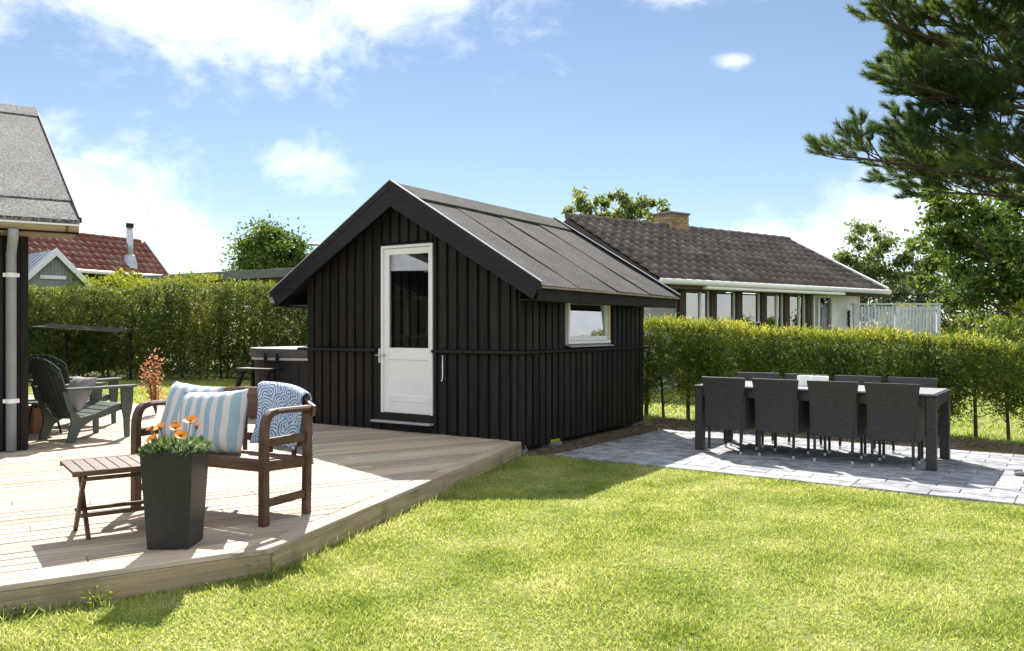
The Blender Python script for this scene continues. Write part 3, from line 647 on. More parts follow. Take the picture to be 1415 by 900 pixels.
dpart('hinge', DX1-0.012, DX1+0.012, -0.052, -0.0405, 1.34, 1.44, 'white', 0.003); dpart('hinge', DX1-0.012, DX1+0.012, -0.052, -0.0405, 0.5, 0.6, 'white', 0.003)
# a white hook rod hanging on the boards
MB().tube([(-0.985, -0.05, 1.06), (-0.985, -0.05, 0.80), (-0.99, -0.055, 0.765), (-1.0, -0.06, 0.775)], 0.007, 6).build('hook_rod', 'white', shed, smooth=True)
# side window
win = empty('window', (0, 0, 0)); win.parent = shed
def wpart(name, y0, y1, z0, z1, x0, x1, m='white', b=0.004): return box(name, win, x0, x1, y0, y1, z0, z1, m, b)
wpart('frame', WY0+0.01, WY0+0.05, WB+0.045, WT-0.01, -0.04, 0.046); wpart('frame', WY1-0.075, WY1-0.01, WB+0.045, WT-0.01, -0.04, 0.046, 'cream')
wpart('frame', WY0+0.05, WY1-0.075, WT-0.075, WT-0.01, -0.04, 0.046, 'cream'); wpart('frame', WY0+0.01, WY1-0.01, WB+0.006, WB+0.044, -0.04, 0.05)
wpart('sash', WY0+0.052, WY1-0.078, WB+0.046, WB+0.10, -0.02, 0.034); wpart('sash', WY0+0.052, WY0+0.07, WB+0.101, WT-0.077, -0.02, 0.034); wpart('sash', WY1-0.096, WY1-0.078, WB+0.101, WT-0.077, -0.02, 0.034)
MB().add([(0.012, WY0+0.07, WB+0.10), (0.012, WY1-0.096, WB+0.10), (-0.012, WY1-0.096, WT-0.077), (-0.012, WY0+0.07, WT-0.077), (0.008, WY0+0.07, WB+0.10), (0.008, WY1-0.096, WB+0.10), (-0.016, WY1-0.096, WT-0.077), (-0.016, WY0+0.07, WT-0.077)], [(0, 1, 2, 3), (7, 6, 5, 4), (0, 4, 5, 1), (1, 5, 6, 2), (2, 6, 7, 3), (3, 7, 4, 0)]).build('pane', 'winglass', win)
MB().add(*pxz([(0.001, WB+0.004), (0.088, WB-0.022), (0.088, WB-0.03), (0.001, WB-0.006)], WY0-0.01, WY1+0.01)).build('sill', 'zinc', win)
wpart('curtain', WY0+0.06, WY1-0.085, WB+0.09, WT-0.07, -0.038, -0.032, 'white', 0)
# roof
roof = empty('roof', (0, 0, 0)); roof.parent = shed
Y0, Y1 = -0.21, WY+0.21
for sg in (1, -1):
    xe = RX+sg*EX_
    MB().add(*pxz([(RX, RZ_-0.02), (xe, ztop(xe)-0.02), (xe, ztop(xe)-0.055), (RX, RZ_-0.055)], Y0, Y1)).build('roof_boarding', 'wallcore', roof)
    ys = [Y0-0.015, 0.62, 1.60, 2.58, Y1+0.015]
    for i in range(4):
        ya, yb = ys[i]-(0.03 if i else 0), ys[i+1]
        za, zb = (0.019 if i else 0.012), 0.006
        n = 8; vs = []; fs = []
        for k in range(n+1):
            t = k/n; xx = RX+(xe+sg*0.03-RX)*t; w = 0.004*math.sin(9*t+i*2)
            zz = RZ_-SL*abs(xx-RX)+w
            vs += [(xx, ya, zz+za), (xx, yb, zz+zb), (xx, ya, zz-0.018), (xx, yb, zz-0.018)]
        for k in range(n):
            a = 4*k; fs += [(a, a+4, a+5, a+1), (a+2, a+3, a+7, a+6), (a, a+2, a+6, a+4), (a+1, a+5, a+7, a+3)]
        fs += [(0, 1, 3, 2), (4*n, 4*n+2, 4*n+3, 4*n+1)]
        MB().add(vs, fs).build('felt_sheet', 'felt', roof)
    # cap strip over the ridge
    MB().add(*pxz([(RX, RZ_+0.045), (RX+sg*0.32, ztop(RX+sg*0.32)+0.040), (RX+sg*0.32, ztop(RX+sg*0.32)+0.020), (RX, RZ_+0.02)], Y0-0.018, Y1+0.018)).build('ridge_felt', 'felt', roof)
    # bargeboards, metal edge, eaves board
    xt = RX+sg*(EX_+0.02); xb = RX+sg*(EX_-0.075)
    for yb0, yb1 in ((Y0-0.046, Y0-0.018), (Y1+0.018, Y1+0.046)):
        MB().add(*pxz([(RX, RZ_+0.012), (xt, ztop(xt)+0.012), (xb, ztop(xb)-0.195), (RX, RZ_-0.245)], yb0, yb1)).build('bargeboard', 'barge', roof, 0.003)
        MB().add(*pxz([(RX, RZ_+0.070), (xt+sg*0.02, ztop(xt+sg*0.02)+0.057), (xt+sg*0.02, ztop(xt+sg*0.02)+0.046), (RX, RZ_+0.058)], yb0-0.008, yb1+0.002)).build('edge_trim', 'zinc', roof, 0.003)
        yi = yb0-0.006 if yb0 < 0 else yb1
        MB().add(*pxz([(RX, RZ_+0.056), (xt+sg*0.012, ztop(xt+sg*0.012)+0.044), (xt+sg*0.012, ztop(xt+sg*0.012)-0.04), (RX, RZ_-0.028)], yi, yi+0.006)).build('barge_capping', 'barge', roof)
    MB().box(*sorted((xe-sg*0.045, xe-sg*0.015)), Y0-0.016, Y1+0.016, ztop(xe)-0.165, ztop(xe)-0.022).build('eaves_board', 'black', roof, 0.003)
    MB().box(*sorted((xe-sg*0.05, RX+sg*1.64)), -0.03, Y1, ztop(xe)-0.15, ztop(xe)-0.135).build('soffit', 'black', roof)
    MB().box(*sorted((xe-sg*0.01, xe+sg*0.035)), Y0-0.016, Y1+0.016, ztop(xe)-0.034, ztop(xe)-0.016).build('drip_edge', 'tan' if sg > 0 else 'zinc', roof)
# gutter and downpipe at the far eave
g_ = MB(); xe = RX-EX_; g_.tube([(xe-0.06, Y0, ztop(xe)-0.07), (xe-0.06, Y1, ztop(xe)-0.08)], 0.05, 10); g_.build('gutter', 'grey', shed, smooth=True)
MB().tube([(xe-0.06, 0.55, ztop(xe)-0.10), (xe+0.03, 0.55, ztop(xe)-0.16), (-3.29, 0.42, ztop(xe)-0.24), (-3.29, 0.42, 0.2)], 0.034, 10).build('downpipe', 'grey', shed, smooth=True)
for yy, xx in ((0.12, 0.02), (0.75, 0.06), (3.1, -0.02)):
    q = SW(xx-0.08, yy); o = empty('foundation_block', (*q, 0.0), S_RZ+random.uniform(-0.1, 0.1), {0.12: 'small yellow topped block under the shed corner by the deck', 0.75: 'grey block with yellow top under the shed side wall', 3.1: 'yellow topped block under the far end of the shed wall'}[yy], 'block')
    w_ = {0.12: 0.10, 0.75: 0.22, 3.1: 0.12}[yy]
    box('block', o, -0.1, 0.09, -w_/2, w_/2, 0.0, 0.052, 'stone', 0.006); box('top_pad', o, -0.1, 0.075, -w_/2+0.01, w_/2-0.02, 0.0525, 0.085, 'yellow', 0.006)
# things inside, seen through the door
bed = empty('daybed', (*SW(-1.7, 2.35), 0.30), S_RZ, 'low daybed inside the shed seen through the door glass', 'daybed')
box('base', bed, -1.3, 1.3, -0.45, 0.45, 0.0, 0.55, 'dark', 0.01); box('mattress', bed, -1.3, 1.3, -0.45, 0.45, 0.551, 0.74, 'bedding', 0.04, 2)
cushion('cushion', 'darkcloth', 0.5, 0.5, 0.16, 'dark cushion on the daybed inside the shed', 'cushion', (*SW(-1.65, 2.45), 1.30), (R(70), R(15), S_RZ))
cushion('cushion', 'interior', 0.5, 0.45, 0.16, 'tan cushion on the daybed inside the shed', 'cushion', (*SW(-2.15, 2.5), 1.27), (R(70), 0, S_RZ+0.2))

# ------------------------------------------------------------------ dark house beside the deck
H_O = (-4.88, 8.19); H_RZ = math.atan2(0.562, 0.827)
house = empty('dark_house', (*H_O, 0), H_RZ, 'dark timber house with grey felt roof and grey downpipe beside the deck', 'house')
MB().box(-7.5, 0, 0, 9.6, 0.0, 2.34).build('wall', 'wallcore', house)
x = -0.145; 
while x > -3.0: box('board', house, x, x+0.105, -0.026, -0.001, 0.16, 2.33, 'black', 0.004); x -= 0.145
y = 0.08
while y < 6.0: box('board', house, 0.001, 0.026, y, y+0.105, 0.16, 2.33, 'black', 0.004); y += 0.145
box('corner_board', house, -0.038, 0.03, -0.03, 0.07, 0.16, 2.335, 'black', 0.004)
RO = 0.44; HE, HR_, HY = 2.43, 4.72, 5.0
hr = empty('roof', (0, 0, 0)); hr.parent = house
MB().add(*pyz([(-0.40, HE-0.03), (HY, HR_-0.03), (10.4, HE-0.03), (10.4, HE-0.13), (HY, HR_-0.13), (-0.40, HE-0.13)], -7.8, RO-0.01)).build('roof_deck', 'wallcore', hr)
sl = (HR_-HE)/(HY+0.40)
def hz(y): return HE+sl*(y+0.40)
for i, (a, b) in enumerate(((-0.44, 0.24), (0.22, HY))):
    MB().add(*pyz([(a, hz(a)+0.022), (b, hz(b)+0.004), (b, hz(b)-0.02), (a, hz(a)-0.02)], -7.8, RO)).build('felt_sheet', 'felt2', hr)
MB().add(*pyz([(4.45, hz(4.45)+0.03), (HY, HR_+0.045), (5.5, hz(4.5)+0.03), (5.5, hz(4.5)), (HY, HR_+0.015), (4.45, hz(4.45)+0.005)], -7.8, RO+0.012)).build('ridge_felt', 'felt2', hr)
MB().add(*pyz([(-0.42, HE+0.035), (HY, HR_+0.035), (HY, HR_-0.02), (-0.42, HE-0.02)], RO+0.001, RO+0.022)).build('edge_trim', 'barge', hr)
MB().add(*pyz([(-0.40, HE-0.03), (HY, HR_-0.03), (HY, HR_-0.15), (-0.40, HE-0.15)], RO-0.028, RO-0.002)).build('bargeboard', 'brownpaint', hr)
MB().box(-7.8, RO-0.03, -0.38, 0.0, HE-0.145, HE-0.132).build('soffit', 'tan', hr)
gt = MB(); pr = [(-0.45+0.062*math.cos(a_), HE-0.055+0.062*math.sin(a_)) for a_ in [math.pi+math.pi*k/8 for k in range(9)]]
gt.add(*pyz(pr, -7.8, RO-0.01)); gt.build('gutter', 'tan', house); 
MB().box(-7.8, RO-0.006, -0.516, -0.500, HE-0.062, HE-0.046).build('gutter_lip', 'white', house)
MB().add(*pyz(pr, RO-0.13, RO-0.10)).build('gutter_joint', 'tan', house)
dp = MB().tube([(-0.12, -0.45, HE-0.11), (-0.12, -0.42, HE-0.19), (-0.12, -0.085, HE-0.33), (-0.12, -0.085, 0.16)], 0.046, 14).build('downpipe', 'grey', house, smooth=True)
for z in (0.63, 1.87): MB().lathe([(0.052, 0), (0.052, 0.045)], 16, (-0.12, -0.085, z)).box(-0.19, -0.05, -0.10, -0.03, z+0.004, z+0.04).build('bracket', 'white', dp)
# edge of a lower cross roof further along
MB().add([(-1.15, -1.2, 2.50), (-1.15, 1.2, 3.25), (-1.75, 1.2, 3.62), (-1.75, -1.2, 3.4), (-1.15, -1.2, 2.42), (-1.15, 1.2, 3.1), (-1.75, 1.2, 3.5), (-1.75, -1.2, 3.3)], [(0, 1, 2, 3), (4, 7, 6, 5), (0, 4, 5, 1), (1, 5, 6, 2), (2, 6, 7, 3), (3, 7, 4, 0)]).build('cross_roof', 'barge', hr)

# ------------------------------------------------------------------ bench with cushions
B_RZ = math.atan2(-0.45, 0.893)
bench = empty('garden_bench', (-2.035, 5.28, DZ), B_RZ, 'brown two seat wooden garden bench with curved arms on the deck', 'bench')
BWD, BD = 0.60, 0.385; BI = 0.0275
for sx in (-1, 1):
    xx = sx*(BWD-BI)
    # front leg sweeps back into the arm
    pth = [(0.0, 0.0), (0.0, 0.38), (0.0, 0.50), (0.002, 0.575), (0.012, 0.63), (0.032, 0.668), (0.062, 0.688), (0.10, 0.695)]; vs = []; fs = []
    for i, (py_, pz_) in enumerate(pth):
        q0, q1 = pth[max(0, i-1)], pth[min(len(pth)-1, i+1)]; d = Vector((q1[0]-q0[0], q1[1]-q0[1])).normalized(); nx = Vector((-d.y, d.x)); hw = 0.027-0.008*(i/7)
        for sa, sb in ((-1, -1), (1, -1), (1, 1), (-1, 1)): vs.append((xx+sa*0.026, py_+nx.x*sb*hw, pz_+nx.y*sb*hw))
    for i in range(7):
        for j in range(4): fs.append((4*i+j, 4*i+(j+1) % 4, 4*i+4+(j+1) % 4, 4*i+4+j))
    fs += [(3, 2, 1, 0), (28, 29, 30, 31)]
    MB().add(vs, fs).build('front_leg', 'bench', bench, 0.005)
    rl = MB().bar((xx, BD, 0), (xx, BD+0.015, 0.665), 0.048, 0.052, up=(0, 1, 0)).build('rear_leg', 'bench', bench, 0.006)
    bar('arm_rest', bench, (xx, 0.085, 0.697), (xx, BD+0.05, 0.692), 0.060, 0.034, 'bench', 0.012)
    bar('side_rail', bench, (xx, 0.03, 0.508), (xx, BD-0.02, 0.508), 0.026, 0.055, 'bench', 0.004)
    bar('seat_rail', bench, (xx, 0.027, 0.365), (xx, BD-0.025, 0.345), 0.03, 0.065, 'bench', 0.004)
    bar('stretcher', bench, (xx, 0.027, 0.135), (xx, BD-0.025, 0.135), 0.026, 0.05, 'bench', 0.004)
box('front_apron', bench, -BWD+0.055, BWD-0.055, -0.008, 0.018, 0.33, 0.395, 'benchx', 0.004)
box('rear_apron', bench, -BWD+0.055, BWD-0.055, BD-0.015, BD+0.012, 0.31, 0.37, 'benchx', 0.004)
for i in range(6):
    y = 0.0+i*0.066; z = 0.397-0.03*i/5
    bar('seat_slat', bench, (-BWD+0.058, y+0.03, z), (BWD-0.058, y+0.03, z), 0.056, 0.02, 'benchx', 0.004)
# curved back: broad top board bowed in plan, flowing out to the arms, with a lower rail
def bow(x): t = x/BWD; return BD+0.135*(1-abs(t)**2.6)+0.01
def topz(x): t = abs(x)/BWD; return 0.705+0.095*(1-t**3)
n = 20; vs = []; fs = []
for i in range(n+1):
    x = -BWD-0.02+(2*BWD+0.04)*i/n; yb = bow(max(-BWD, min(BWD, x))); zt = topz(max(-BWD, min(BWD, x))); zl = zt-(0.06+0.155*(1-min(1, abs(x)/BWD)**4))
    vs += [(x, yb, zl), (x, yb+0.026, zl), (x, yb+0.036, zt), (x, yb+0.008, zt)]
for i in range(n):
    a = 4*i; fs += [(a, a+4, a+7, a+3), (a+1, a+2, a+6, a+5), (a+2, a+3, a+7, a+6), (a, a+1, a+5, a+4)]
fs += [(0, 3, 2, 1), (4*n, 4*n+1, 4*n+2, 4*n+3)]
MB().add(vs, fs).build('back_board', 'benchx', bench, 0.003)
pts = [(-BWD+0.02+(2*BWD-0.04)*i/12, bow(-BWD+2*BWD*i/12)-0.0, 0.455) for i in range(13)]
lr = MB(); [lr.bar(pts[i], pts[i+1], 0.024, 0.055) for i in range(12)]; lr.build('back_rail', 'benchx', bench)
for x in (-0.36, -0.12, 0.12, 0.36): bar('back_post', bench, (x, bow(x)+0.013, 0.35), (x, bow(x)+0.016, 0.60), 0.03, 0.022, 'bench', 0.003)

BWL = frame2((-2.035, 5.28), B_RZ)
cushion('striped_cushion', 'stripe', 0.46, 0.43, 0.16, 'blue and white striped cushion leaning on the bench back behind another', 'cushion', (*BWL(-0.34, 0.25), DZ+0.620), (R(74), R(4), B_RZ+R(3)), 'striped bench cushions')
cushion('striped_cushion', 'stripe', 0.55, 0.42, 0.18, 'blue and white striped cushion in front at the middle of the bench', 'cushion', (*BWL(0.01, 0.115), DZ+0.595), (R(77), R(-4), B_RZ+R(2)), 'striped bench cushions')

# printed throw over the bench back
def throw():
    nu, nv = 26, 40; V = []; UV = []; F = []
    x0, x1 = 0.03, 0.505
    for j in range(nv+1):
        s = j/nv*1.06
        for i in range(nu+1):
            u = i/nu; x = x0+(x1-x0)*u
            sk = 0.045*(1-u)                                           # hangs lower at one side
            zt = topz(x)+0.012; yb = bow(x)
            fl = 0.35+sk; q = s-0.0
            fold = 0.010*math.sin(u*9+2.0*q)+0.006*math.sin(u*21+1)
            if q < fl: t = 1-q/fl; p = (x+0.015*math.sin(3*t), yb-0.018-0.085*t*t+fold*t, zt-fl*t)
            elif q < fl+0.09: a = (q-fl)/0.09*math.pi; p = (x, yb+0.020-0.040*math.cos(a), zt+0.022*math.sin(a))
            else: t = (q-fl-0.09); p = (x+0.03*t, yb+0.062+fold*t*2+0.015*t, zt-t)
            if q >= fl+0.09 and t > 0.42: p = (p[0], p[1], zt-0.42-(t-0.42)*0.2)
            V.append(p); UV.append((x, q))
    for j in range(nv):
        for i in range(nu): a = j*(nu+1)+i; F.append((a, a+1, a+nu+2, a+nu+1))
    me = bpy.data.meshes.new('throw'); me.from_pydata(V, [], F); ul = me.uv_layers.new(name='UVMap')
    for lp in me.loops: ul.data[lp.index].uv = UV[lp.vertex_index]
    for p in me.polygons: p.use_smooth = True
    me.materials.append(M['arcs']); o = put('throw_blanket', me, None, (-2.035, 5.28, DZ), B_RZ)
    so = o.modifiers.new('thickness', 'SOLIDIFY'); so.thickness = 0.014; so.offset = 1
    ss = o.modifiers.new('smooth', 'SUBSURF'); ss.levels = 1; ss.render_levels = 1
    return tag(o, 'white throw with blue arc print folded over the bench back', 'blanket')
throw()

# ------------------------------------------------------------------ folding side table
ST_RZ = math.atan2(0.59, 0.807); SO_ = (-2.454, 4.566)
stl = empty('folding_table', (*SO_, DZ), ST_RZ, 'small brown folding slatted table beside the black planter', 'side table')
SLN, SWT, SH = 0.62, 0.50, 0.41
w_ = 0.062; x = 0.0
while x < SLN-0.02: box('slat', stl, x+0.0005, min(SLN, x+w_-0.0015), 0.022, SWT-0.022, SH-0.016, SH, 'bench', 0.003); x += w_
box('edge_rail', stl, 0.0, SLN, 0.0, 0.021, SH-0.03, SH+0.001, 'benchx', 0.004); box('edge_rail', stl, 0.0, SLN, SWT-0.021, SWT, SH-0.03, SH+0.001, 'benchx', 0.004)
for xx in (0.07, SLN-0.07):
    for (xo, ya, yb) in ((0, 0.04, SWT-0.10), (0.026, SWT-0.04, 0.10)):
        pts = [(xx+xo, ya, SH-0.02), (xx+xo, ya+(yb-ya)*0.42, SH*0.58), (xx+xo, ya+(yb-ya)*0.55, SH*0.42), (xx+xo, yb, 0.0)]
        lg = MB(); [lg.bar(pts[i], pts[i+1], 0.022, 0.036, up=(0, 1, 0)) for i in range(3)]; lg.build('leg', 'bench', stl, 0.003)
for ya, z in ((0.055, SH-0.055), (SWT-0.055, SH-0.055), (0.15, 0.13), (SWT-0.15, 0.13)): bar('stretcher', stl, (0.06, ya, z), (SLN-0.04, ya, z), 0.02, 0.022, 'benchx', 0.003)

# ------------------------------------------------------------------ tall woven planter with orange flowers
PX, PY = -1.892, 4.60
pot = empty('woven_planter', (PX, PY, DZ), R(1.5), 'tall square black woven planter on the deck', 'planter')
b_, t_, hh = 0.113, 0.142, 0.535
def ring(r, z): return [(-r, -r, z), (r, -r, z), (r, r, z), (-r, r, z)]
pm = MB().add(ring(b_, 0)+ring(t_, hh)+ring(t_-0.014, hh)+ring(t_-0.02, hh-0.05), [(3, 2, 1, 0)]+[(i, (i+1) % 4, 4+(i+1) % 4, 4+i) for i in range(4)]+[(4+i, 4+(i+1) % 4, 8+(i+1) % 4, 8+i) for i in range(4)]+[(8+i, 8+(i+1) % 4, 12+(i+1) % 4, 12+i) for i in range(4)]+[(12, 13, 14, 15)])
pm.build('body', 'pot', pot, 0.003)
MB().box(-t_+0.02, t_-0.02, -t_+0.02, t_-0.02, hh-0.045, hh-0.03).build('compost', 'soil', pot)
gz = empty('gazania_plant', (PX, PY, DZ+hh-0.03), 0, 'orange flowering plant with narrow green leaves in the black planter', 'flower')
n = 1100; P = np.column_stack([RNG.uniform(-0.125, 0.125, n), RNG.uniform(-0.125, 0.125, n), RNG.uniform(0, 0.065, n)*RNG.uniform(0.2, 1, n)]); D = np.column_stack([P[:, 0]*6+RNG.normal(0, 0.45, n), P[:, 1]*6+RNG.normal(0, 0.45, n), RNG.uniform(0.1, 1.5, n)])
V, F = leaves(P, D, RNG.uniform(0.030, 0.075, n), RNG.uniform(0.011, 0.022, n), 0.2, 0.62); put('foliage', np_mesh('foliage', V, F, 'gazleaf'), gz)
def flower(q, z, tilt, r, closed=False):
    base = Vector((q[0]*0.6, q[1]*0.6, 0)); top = Vector((q[0], q[1], z)); ax = Vector((tilt[0], tilt[1], 1)).normalized()
    st = MB().tube([base, base.lerp(top, 0.6)+Vector((0, 0, 0.01)), top], 0.0028, 6); st.build('flower_stem', 'gazleaf', gz)
    k = 18; an = np.linspace(0, 2*math.pi, k, endpoint=False); a = ax.orthogonal().normalized(); b = ax.cross(a); lift = 1.5 if closed else 0.42
    D = np.array([tuple(a*math.cos(t)+b*math.sin(t)+ax*(lift+random.uniform(-0.1, 0.1))) for t in an]); P = np.tile(np.array(tuple(top)), (k, 1))+unit(D)*0.006
    V, F = leaves(P, D, r*RNG.uniform(0.92, 1.05, k), r*0.46, 0.1, 0.62, side=np.tile(np.array(tuple(ax)), (k, 1))); put('flower', np_mesh('flower', V, F, 'petal' if not closed else 'dry'), gz)
    MB().lathe([(0.004, -0.012), (0.010, -0.004), (0.010, 0.006), (0.006, 0.011)], 10, tuple(top)).build('flower_centre', 'gazleaf', gz)
for q, z, t, r, c in (((-0.065, -0.05), 0.155, (-0.4, -0.5), 0.034, 0), ((0.012, -0.03), 0.150, (0.1, -0.55), 0.031, 0), ((0.085, 0.0), 0.185, (0.0, -0.45), 0.039, 0), ((0.065, -0.09), 0.115, (0.2, -0.65), 0.034, 0),
                      ((-0.095, -0.08), 0.095, (-0.5, -0.5), 0.036, 0), ((-0.12, -0.02), 0.13, (-0.7, -0.2), 0.035, 1), ((0.125, -0.02), 0.155, (0.4, -0.2), 0.024, 1), ((-0.01, 0.02), 0.165, (0, 0), 0.022, 1)): flower(q, z, t, r, bool(c))

# ------------------------------------------------------------------ slatted plastic garden chairs
def adirondack(loc, rz, label):
    o = empty('adirondack_chair', loc, rz, label, 'chair', 'green slatted garden chairs on the deck'); m = 'greenplast'
    # fanned back slats, arched top
    p0, p1 = Vector((0, -0.19, 0.25)), Vector((0, -0.46, 0.92)); ax = (p1-p0).normalized(); nrm_ = Vector((0, ax.z, -ax.y))
    N_ = 7
    for i in range(N_):
        t = (i+0.5)/N_*2-1; LB = (p1-p0).length; vs = []; q = MB()
        def edge(te, f): return p0+Vector((te*(0.215+0.105*f), 0, 0))+ax*LB*f*(1.0-0.20*abs(te)**2.6)-nrm_*0.03*(1-te*te)
        for f, g_, th in ((0, 0.010, 0.009), (0.5, 0.008, 0.009), (0.95, 0.008, 0.009), (1.0, 0.014, 0.005)):
            l_, r_ = edge(t-1/N_, f)+Vector((g_/2, 0, 0)), edge(t+1/N_, f)-Vector((g_/2, 0, 0))
            vs += [l_-nrm_*th, r_-nrm_*th, r_+nrm_*th, l_+nrm_*th]
        fs = [(0, 3, 2, 1), (12, 13, 14, 15)]
        for k in range(3):
            for j in range(4): j2 = (j+1) % 4; fs.append((4*k+j, 4*k+j2, 4*k+4+j2, 4*k+4+j))
        q.add(vs, fs).build('back_slat', m, o, 0.004)
    for f, w in ((0.30, 0.25), (0.86, 0.30)):
        c = p0+ax*(p1-p0).length*f-nrm_*0.024; cr = MB()
        pts = [c+Vector((w*s, 0, 0))-nrm_*0.02*(1-s*s)-ax*(0.10*abs(s)**2.5 if f > 0.5 else 0) for s in np.linspace(-1, 1, 9)]
        for k in range(8): cr.bar(pts[k], pts[k+1], 0.016, 0.06, up=ax)
        cr.build('back_brace', m, o)
    # seat slats follow a dip
    prof = [(0.36, 0.375), (0.30, 0.378), (0.20, 0.350), (0.10, 0.318), (0.0, 0.288), (-0.09, 0.265), (-0.17, 0.250)]
    for k in range(len(prof)-1):
        (y0, z0), (y1, z1) = prof[k], prof[k+1]; d = Vector((0, y1-y0, z1-z0)); g_ = d*0.06
        MB().add(*pyz([(y0+g_.y, z0+g_.z), (y1-g_.y, z1-g_.z), (y1-g_.y, z1-g_.z-0.018), (y0+g_.y, z0+g_.z-0.018)], -0.262, 0.262)).build('seat_slat', m, o, 0.004)
    for sx in (-1, 1):
        x0, x1 = sx*0.262, sx*0.292; xa, xb = min(x0, x1), max(x0, x1)
        # side rail that runs down into the rear leg
        MB().add(*pyz([(0.36, 0.385), (0.24, 0.375), (0.0, 0.29), (-0.17, 0.26), (-0.24, 0.34), (-0.29, 0.33), (-0.27, 0.20), (-0.32, 0.0), (-0.235, 0.0), (-0.16, 0.15), (-0.05, 0.215), (0.10, 0.25), (0.30, 0.31), (0.38, 0.32)], xa, xb)).build('side_frame', m, o, 0.004)
        MB().add(*pyz([(0.27, 0.555), (0.42, 0.555), (0.405, 0.33), (0.375, 0.20), (0.375, 0.0), (0.315, 0.0), (0.305, 0.22), (0.28, 0.33)], *sorted((sx*0.293, sx*0.325)))).build('front_leg', m, o, 0.005)
        am = MB(); pl = [(sx*0.255, -0.36), (sx*0.345, -0.34), (sx*0.375, 0.0), (sx*0.385, 0.36), (sx*0.36, 0.44), (sx*0.29, 0.44), (sx*0.265, 0.36), (sx*0.262, 0.0)]
        am.prism(pl if sx > 0 else pl[::-1], 0.5555, 0.585).build('arm', m, o, 0.006)
        bar('arm_bracket', o, (sx*0.275, -0.335, 0.554), (sx*0.275, -0.27, 0.33), 0.02, 0.06, m)
    return o
adirondack((-4.78, 9.08, DZ), S_RZ, 'dark green slatted garden chair with grey cushion nearest the house corner')
adirondack((-5.52, 10.28, DZ), S_RZ+R(16), 'dark green slatted garden chair behind the other, half hidden by the house')
q = (-4.78, 8.99); cushion('seat_cushion', 'greycloth', 0.42, 0.42, 0.13, 'speckled grey cushion leaning in the green garden chair', 'cushion', (q[0], q[1], DZ+0.50), (R(60), 0, S_RZ))
def lounge_table(q):
    o = empty('round_table', (*q, DZ), 0.4, 'small round dark side table between the green garden chairs', 'side table')
    MB().lathe([(0.235, 0.365), (0.25, 0.37), (0.25, 0.382), (0.24, 0.388)], 28).build('table_top', 'lid', o, smooth=False)
    for k in range(3):
        a = k*2.094; MB().tube([(0.12*math.cos(a), 0.12*math.sin(a), 0.366), (0.21*math.cos(a), 0.21*math.sin(a), 0)], [0.017, 0.011], 8).build('leg', 'brownpaint', o)
TQ = (-5.43, 9.42); lounge_table(TQ)
cp = empty('glass_cup', (TQ[0]+0.14, TQ[1]-0.03, DZ+0.388), 0, 'teal glass cup on the small round table', 'cup'); MB().lathe([(0.04, 0.0), (0.048, 0.01), (0.052, 0.10), (0.047, 0.10), (0.044, 0.012)], 20).build('bowl', 'teal', cp, smooth=True)
cr = empty('wooden_tub', (-5.62, 9.6, DZ), 0.5, 'orange brown wooden tub behind the round table legs', 'planter')
for k in range(10):
    a = k*2*math.pi/10; MB().bar((0.15*math.cos(a), 0.15*math.sin(a), 0), (0.18*math.cos(a), 0.18*math.sin(a), 0.30), 0.105, 0.02, up=(math.cos(a), math.sin(a), 0)).build('stave', 'orangewood', cr, 0.003)
MB().lathe([(0.13, 0.02), (0.16, 0.27)], 10).build('soil_fill', 'soil', cr)

# dry orange shrub behind the bench
ds = empty('dry_shrub', (-5.05, 11.6, DZ), 0, 'dried orange brown leafy shrub standing behind the bench', 'shrub')
st = MB(); P = []; D = []
for k in range(16):
    a = random.uniform(0, 6.28); h_ = random.uniform(0.45, 0.92); r_ = random.uniform(0.04, 0.24)*(1.15-h_*0.6)*1.3; tip = Vector((r_*math.cos(a), r_*math.sin(a), h_)); pts = [(0, 0, 0), tip*0.5+Vector((random.uniform(-.02, .02), 0, 0)), tip]
    st.tube(pts, [0.006, 0.004, 0.002], 5)
    for j in range(34):
        t = random.uniform(0.22, 1.0); c = Vector((0, 0, 0)).lerp(tip, t); P.append((c.x+random.gauss(0, 0.045), c.y+random.gauss(0, 0.04), c.z+random.gauss(0, 0.02))); D.append((random.gauss(0, 1), random.gauss(0, 1), random.gauss(0.2, 0.7)))
st.build('stem', 'twig', ds); V, F = leaves(np.array(P), np.array(D), RNG.uniform(0.03, 0.055, len(P)), 0.026); put('foliage', np_mesh('foliage', V, F, 'dry'), ds)

# ------------------------------------------------------------------ hot tub, its step, a flue
tubo = empty('hot_tub', (*SW(-4.25, 1.18), 0.02), S_RZ, 'black boarded hot tub with grey cover beside the shed', 'hot tub')
def rrect(w, d, r, n=8):
    pts = []
    for cx, cy, a0 in ((w/2-r, d/2-r, 0), (-w/2+r, d/2-r, 90), (-w/2+r, -d/2+r, 180), (w/2-r, -d/2+r, 270)):
        for k in range(n+1): a = R(a0+90*k/n); pts.append((cx+r*math.cos(a), cy+r*math.sin(a)))
    return pts
TW = 1.72
MB().prism(rrect(TW-0.08, TW-0.08, 0.62), 0.0, 0.90).build('shell', 'wallcore', tubo)
pts = rrect(TW-0.06, TW-0.06, 0.63, 8); per = 0
for i in range(len(pts)):
    a = Vector(pts[i]); b = Vector(pts[(i+1) % len(pts)]); l = (b-a).length; nb = max(1, int(l/0.1)); d = (b-a)/nb
    for k in range(nb):
        c = a+d*(k+0.5); MB().box(-d.length/2+0.003, d.length/2-0.003, -0.012, 0.012, 0.02, 0.90).build('board', 'tub', tubo, 0, loc=(c.x, c.y, 0), rz=math.atan2(d.y, d.x))
MB().prism(rrect(TW+0.03, TW+0.03, 0.66), 0.905, 0.945).build('rim', 'tuprim', tubo, 0.006)
